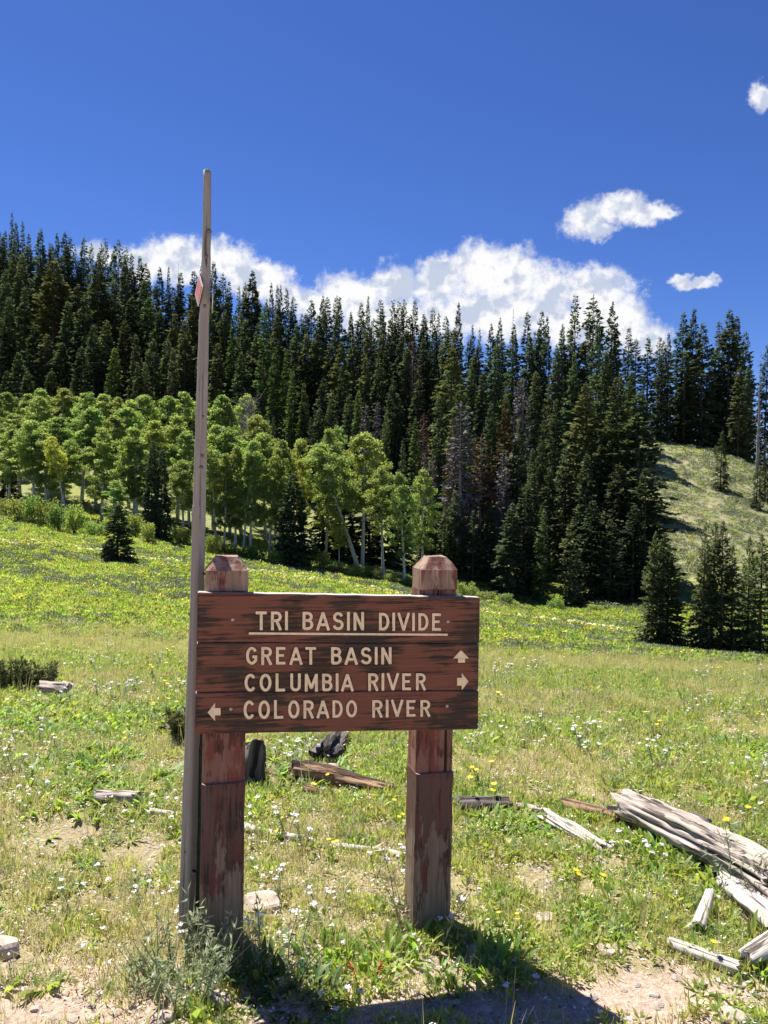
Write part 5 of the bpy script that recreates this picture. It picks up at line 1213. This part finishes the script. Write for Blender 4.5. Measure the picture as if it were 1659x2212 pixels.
BARE = [(140,1800,60,40),(1330,1870,50,24),(110,2190,180,36),(1000,2180,260,60),(1350,2160,240,60),(1260,1925,60,20),(320,1830,80,20),(1150,1880,70,25),(1000,1930,50,40),(20,2085,90,40),(720,2110,40,20)]
FB = [(gh(a, b), c / F * gh(a, b).y, e_ / F * gh(a, b).y * gh(a, b).y / 1.6) for a, b, c, e_ in FORB]
BB = [(gh(a, b), c / F * gh(a, b).y, e_ / F * gh(a, b).y * gh(a, b).y / 1.6) for a, b, c, e_ in BARE]
def spots(x, y, L_):
    m = np.zeros(len(x))
    for p, rx, ry in L_: m = np.maximum(m, np.exp(-(((x - p.x) / rx) ** 2 + ((y - p.y) / ry) ** 2)))
    return m
xs, ys_, ks, sc_ = [], [], [], []
for n, d0, d1, um in ((14500, 1.5, 4.2, 1.30), (31000, 4.2, 9.0, 1.02), (27500, 9.0, 17.0, .85)):
    x, y = area_points(n, d0, d1, um)
    bare = np.maximum(spots(x, y, BB), np.clip((2.60 - y) * 2.0, 0, .5)); forb = spots(x, y, FB)
    dry = fbm(x * .9 + 5, y * .9, 31); pat = fbm(x * 1.7, y * 1.7, 41); dens = fbm(x * 3.1 + 2, y * 3.1, 51)
    straw_band = np.exp(-((y - 14.0) / 2.6) ** 2)
    keep = r.random(n) > np.clip(bare * 1.05 + np.clip(.54 - dens, 0, 1) * 1.7 * np.clip((7 - y) / 5, 0, 1), 0, .97)
    x, y, forb, dry, pat, straw_band, bare = (v[keep] for v in (x, y, forb, dry, pat, straw_band, bare)); m = len(x); q = r.random(m)
    k = np.where(q < .40, r.choice([0, 1, 1], m), np.where(q < .62, r.choice([2, 3, 13], m), np.where(q < .80, r.choice([7, 8, 4], m), np.where(q < .90, 6, r.choice([3, 7, 14, 14, 14], m)))))
    k = np.where((dry > .56) & (r.random(m) < .5), r.choice([2, 3, 13, 2], m), k)
    k = np.where((dry < .48) & (r.random(m) < .5), r.choice([1, 0, 4, 8], m), k)
    k = np.where((forb > .30) & (r.random(m) < forb), r.choice([4, 5, 5, 6, 4, 1], m), k)
    k = np.where((straw_band > .3) & (r.random(m) < straw_band * .8), r.choice([2, 2, 3, 14], m), k)
    fl = fbm(x * 1.3 + 30, y * 1.3, 61); pw = r.random(m)
    k = np.where((fl > .50) & (pw < np.where(y < 7, .066, .02)), r.choice([9, 10, 10], m), k)
    k = np.where(pw > .9983, 11, k); k = np.where((pw > .9971) & (pw < .9975) & (y > 3.2) & (x < 0), 12, k)
    k = np.where((y < 7.5) & (r.random(m) < np.interp(y, [2, 7.5], [.20, .10])), 15, k)
    xs.append(x); ys_.append(y); ks.append(k)
    sc_.append(r.uniform(.65, 1.25, m) * np.interp(y, [1.5, 4, 9, 17], [.80, .95, 1.15, 1.35]) * np.where((straw_band > .4), .8, 1))
x = np.concatenate(xs); y = np.concatenate(ys_)
pts = np.column_stack([x, y, gz(x, y) - .004])
# keep the cover off the posts, pole and big logs
def off_line(P, a, b, w):
    a, b = np.array(a)[:2], np.array(b)[:2]; t = np.clip(((P[:, :2] - a) @ (b - a)) / ((b - a) @ (b - a)), 0, 1); return np.linalg.norm(P[:, :2] - (a + t[:, None] * (b - a)), axis=1) > w
ok = off_line(pts, gh(1338, 1766), gh(1735, 1998), .075) & off_line(pts, gh(1566, 1924), gh(1712, 2056), .035) & off_line(pts, gh(620, 1680), gh(862, 1716), .03)
for c, w in ((PL - NV * .08, .10), (PR - NV * .08, .10)): ok &= ((np.abs((pts[:, 0] - c.x) * EV.x + (pts[:, 1] - c.y) * EV.y) > .085) | (np.abs((pts[:, 0] - c.x) * NV.x + (pts[:, 1] - c.y) * NV.y) > .085))
kk = np.concatenate(ks); ss = np.concatenate(sc_)
isf = np.isin(kk, (9, 10, 11, 12))
for nm, sel in (('meadow_grass', ok & ~isf), ('wildflowers', ok & isf)):
    n = int(sel.sum()); scatter(nm, near, pts[sel], r.uniform(0, 6.28, n), ss[sel], kk[sel], r.normal(0, .12, (n, 2)))
# a few single plants that catch the eye
for px, py, me, sc_1, nm, lab in ((556, 2105, flower(301, 3, .22, ['silver_leaf', 'petal_white'], .022, 'flat'), 1.0, 'yarrow_plant', 'white flat-topped yarrow standing right of the left post'),
        (640, 2060, flower(302, 2, .16, ['silver_leaf', 'petal_white'], .016, 'flat'), 1.0, 'yarrow_plant', 'short white yarrow in the grass behind the dark leaves'),
        (1490, 2195, flower(303, 7, .09, ['grass_yellow', 'petal_cream'], .008, 'sun'), 1.0, 'yellow_weed', 'pale yellow budding weed at the bottom inside the sign shadow'),
        (485, 2085, flower(304, 3, .14, ['grass_green', 'petal_yellow'], .006, 'sun'), 1.0, 'yellow_weed', 'thin weed with tiny yellow buds in front of the left post'),
        (1532, 2060, flower(305, 1, .10, ['forb_leaf', 'petal_yellow'], .014, 'sun'), 1.0, 'yellow_flower', 'single yellow daisy above the thin pale log'),
        (795, 2135, flower(306, 2, .12, ['forb_leaf', 'petal_orange'], .012, 'spike'), 1.0, 'paintbrush_flower', 'red paintbrush flower at the shadow edge between posts')):
    thing(nm, lab, 'flower', gh(px, py), None, me)
feathery(925, 2032, 5, .36, 'tall dry grass stalks leaning against the right post', 9, True, 'straw')
# gravel on the bare soil
gvl = []
for s_ in range(4):
    rr = np.random.default_rng(200 + s_); bm = bmesh.new(); bmesh.ops.create_icosphere(bm, subdivisions=1, radius=.5)
    for v in bm.verts: v.co = Vector(np.array(v.co) * (1 + .3 * (rr.random(3) - .5)) * [1.2, .9, .6])
    gvl.append(bm_mesh('gravel_bit', bm, ['stone']))
x, y = area_points(16000, 1.6, 4.6, .8); keep = np.maximum(spots(x, y, BB), np.clip((2.8 - y), 0, .7)) > r.random(len(x)) * .9 + .05; x, y = x[keep], y[keep]
scatter('gravel', proto_coll('gravel_bit', gvl), np.column_stack([x, y, gz(x, y) - .002]), r.uniform(0, 6.28, len(x)), .005 + .034 * r.random(len(x)) ** 3, r.integers(0, 4, len(x)))
# forbs, sagebrush and flowers over the meadow, and brush on the knoll
FM = ['forb_leaf', 'grass_green', 'grass_yellow']
mead = proto_coll('meadow_plant', [
    clump(1, .20, .16, 90, .085, FM, [.45, .45, .10], .26), clump(2, .22, .13, 90, .08, FM, [.2, .5, .3], .22), clump(3, .20, .18, 90, .08, FM, [.7, .25, .05], .3),
    clump(4, .22, .20, 130, .06, ['sage_leaf', 'silver_leaf'], [.7, .3], .2), clump(5, .24, .16, 130, .06, ['sage_leaf', 'grass_green'], [.75, .25], .2),
    clump(6, .20, .16, 80, .085, FM + ['petal_yellow'], [.45, .45, .10], .26, .055, 9), clump(7, .2, .16, 80, .08, FM + ['petal_cream'], [.5, .4, .1], .26, .075, 13),
    tuft(8, 46, .20, .006, .14, ['grass_yellow', 'straw', 'grass_green'], [.45, .35, .2]), tuft(9, 46, .16, .006, .16, ['grass_green', 'grass_yellow'], [.55, .45])])
x, y = area_points(36000, 14.5, 64, .79, 1.45); n = len(x)
sg = fbm(x * .22, y * .22 + 3, 71); yl = fbm(x * .3 + 8, y * .3, 81); q = r.random(n); pix = y
k = np.where(q < .42, r.choice([0, 1, 2], n), np.where(q < .70, r.choice([8, 1, 2], n), np.where(q < .80, 3, 0)))
k = np.where((sg > .48) & (r.random(n) < .6), r.choice([3, 4], n), k)
k = np.where((sg < .46) & (r.random(n) < .45), r.choice([8, 1, 7], n), k)
k = np.where((yl > .60) & (r.random(n) < .06), 5, k)
k = np.where((y < 19) & (r.random(n) < np.interp(y, [15, 19], [.75, .1])), r.choice([7, 8], n), k)
# pale flowers follow a line along the slope
u_ = x / y; line = np.interp(u_, [-.6, -.5, -.25, 0, .12, .25, .38, .5], [42, 42, 44, 46, 44, 41, 36, 30])
k = np.where((np.abs(y - line - 2 * (fbm(x * .3, y * .1, 91) - .5)) < 1.1) & (r.random(n) < .42), r.choice([6, 6, 5], n), k)
z = gz(x, y); scatter('meadow_forbs', mead, np.column_stack([x, y, z - .01]), r.uniform(0, 6.28, n), r.uniform(.6, 1.35, n) * np.interp(y, [14, 22, 60], [.62, .95, 1.45]), k)
x, y = area_points(26000, 56, 122, .72, 1.6); keep = (x / y > .28) | (r.random(len(x)) < .12); x, y = x[keep], y[keep]; n = len(x)
sg = fbm(x * .16, y * .16 + 3, 75)
k = np.where(r.random(n) < .66, r.choice([3, 4], n), r.choice([0, 1, 8, 7], n)); k = np.where((sg < .44) & (r.random(n) < .6), r.choice([8, 7, 1], n), k)
scatter('hillside_brush', mead, np.column_stack([x, y, gz(x, y) - .03]), r.uniform(0, 6.28, n), np.where(np.isin(k, (3, 4)), .9 + 2.6 * r.random(n) ** 2.2, r.uniform(.8, 1.6, n)), k)
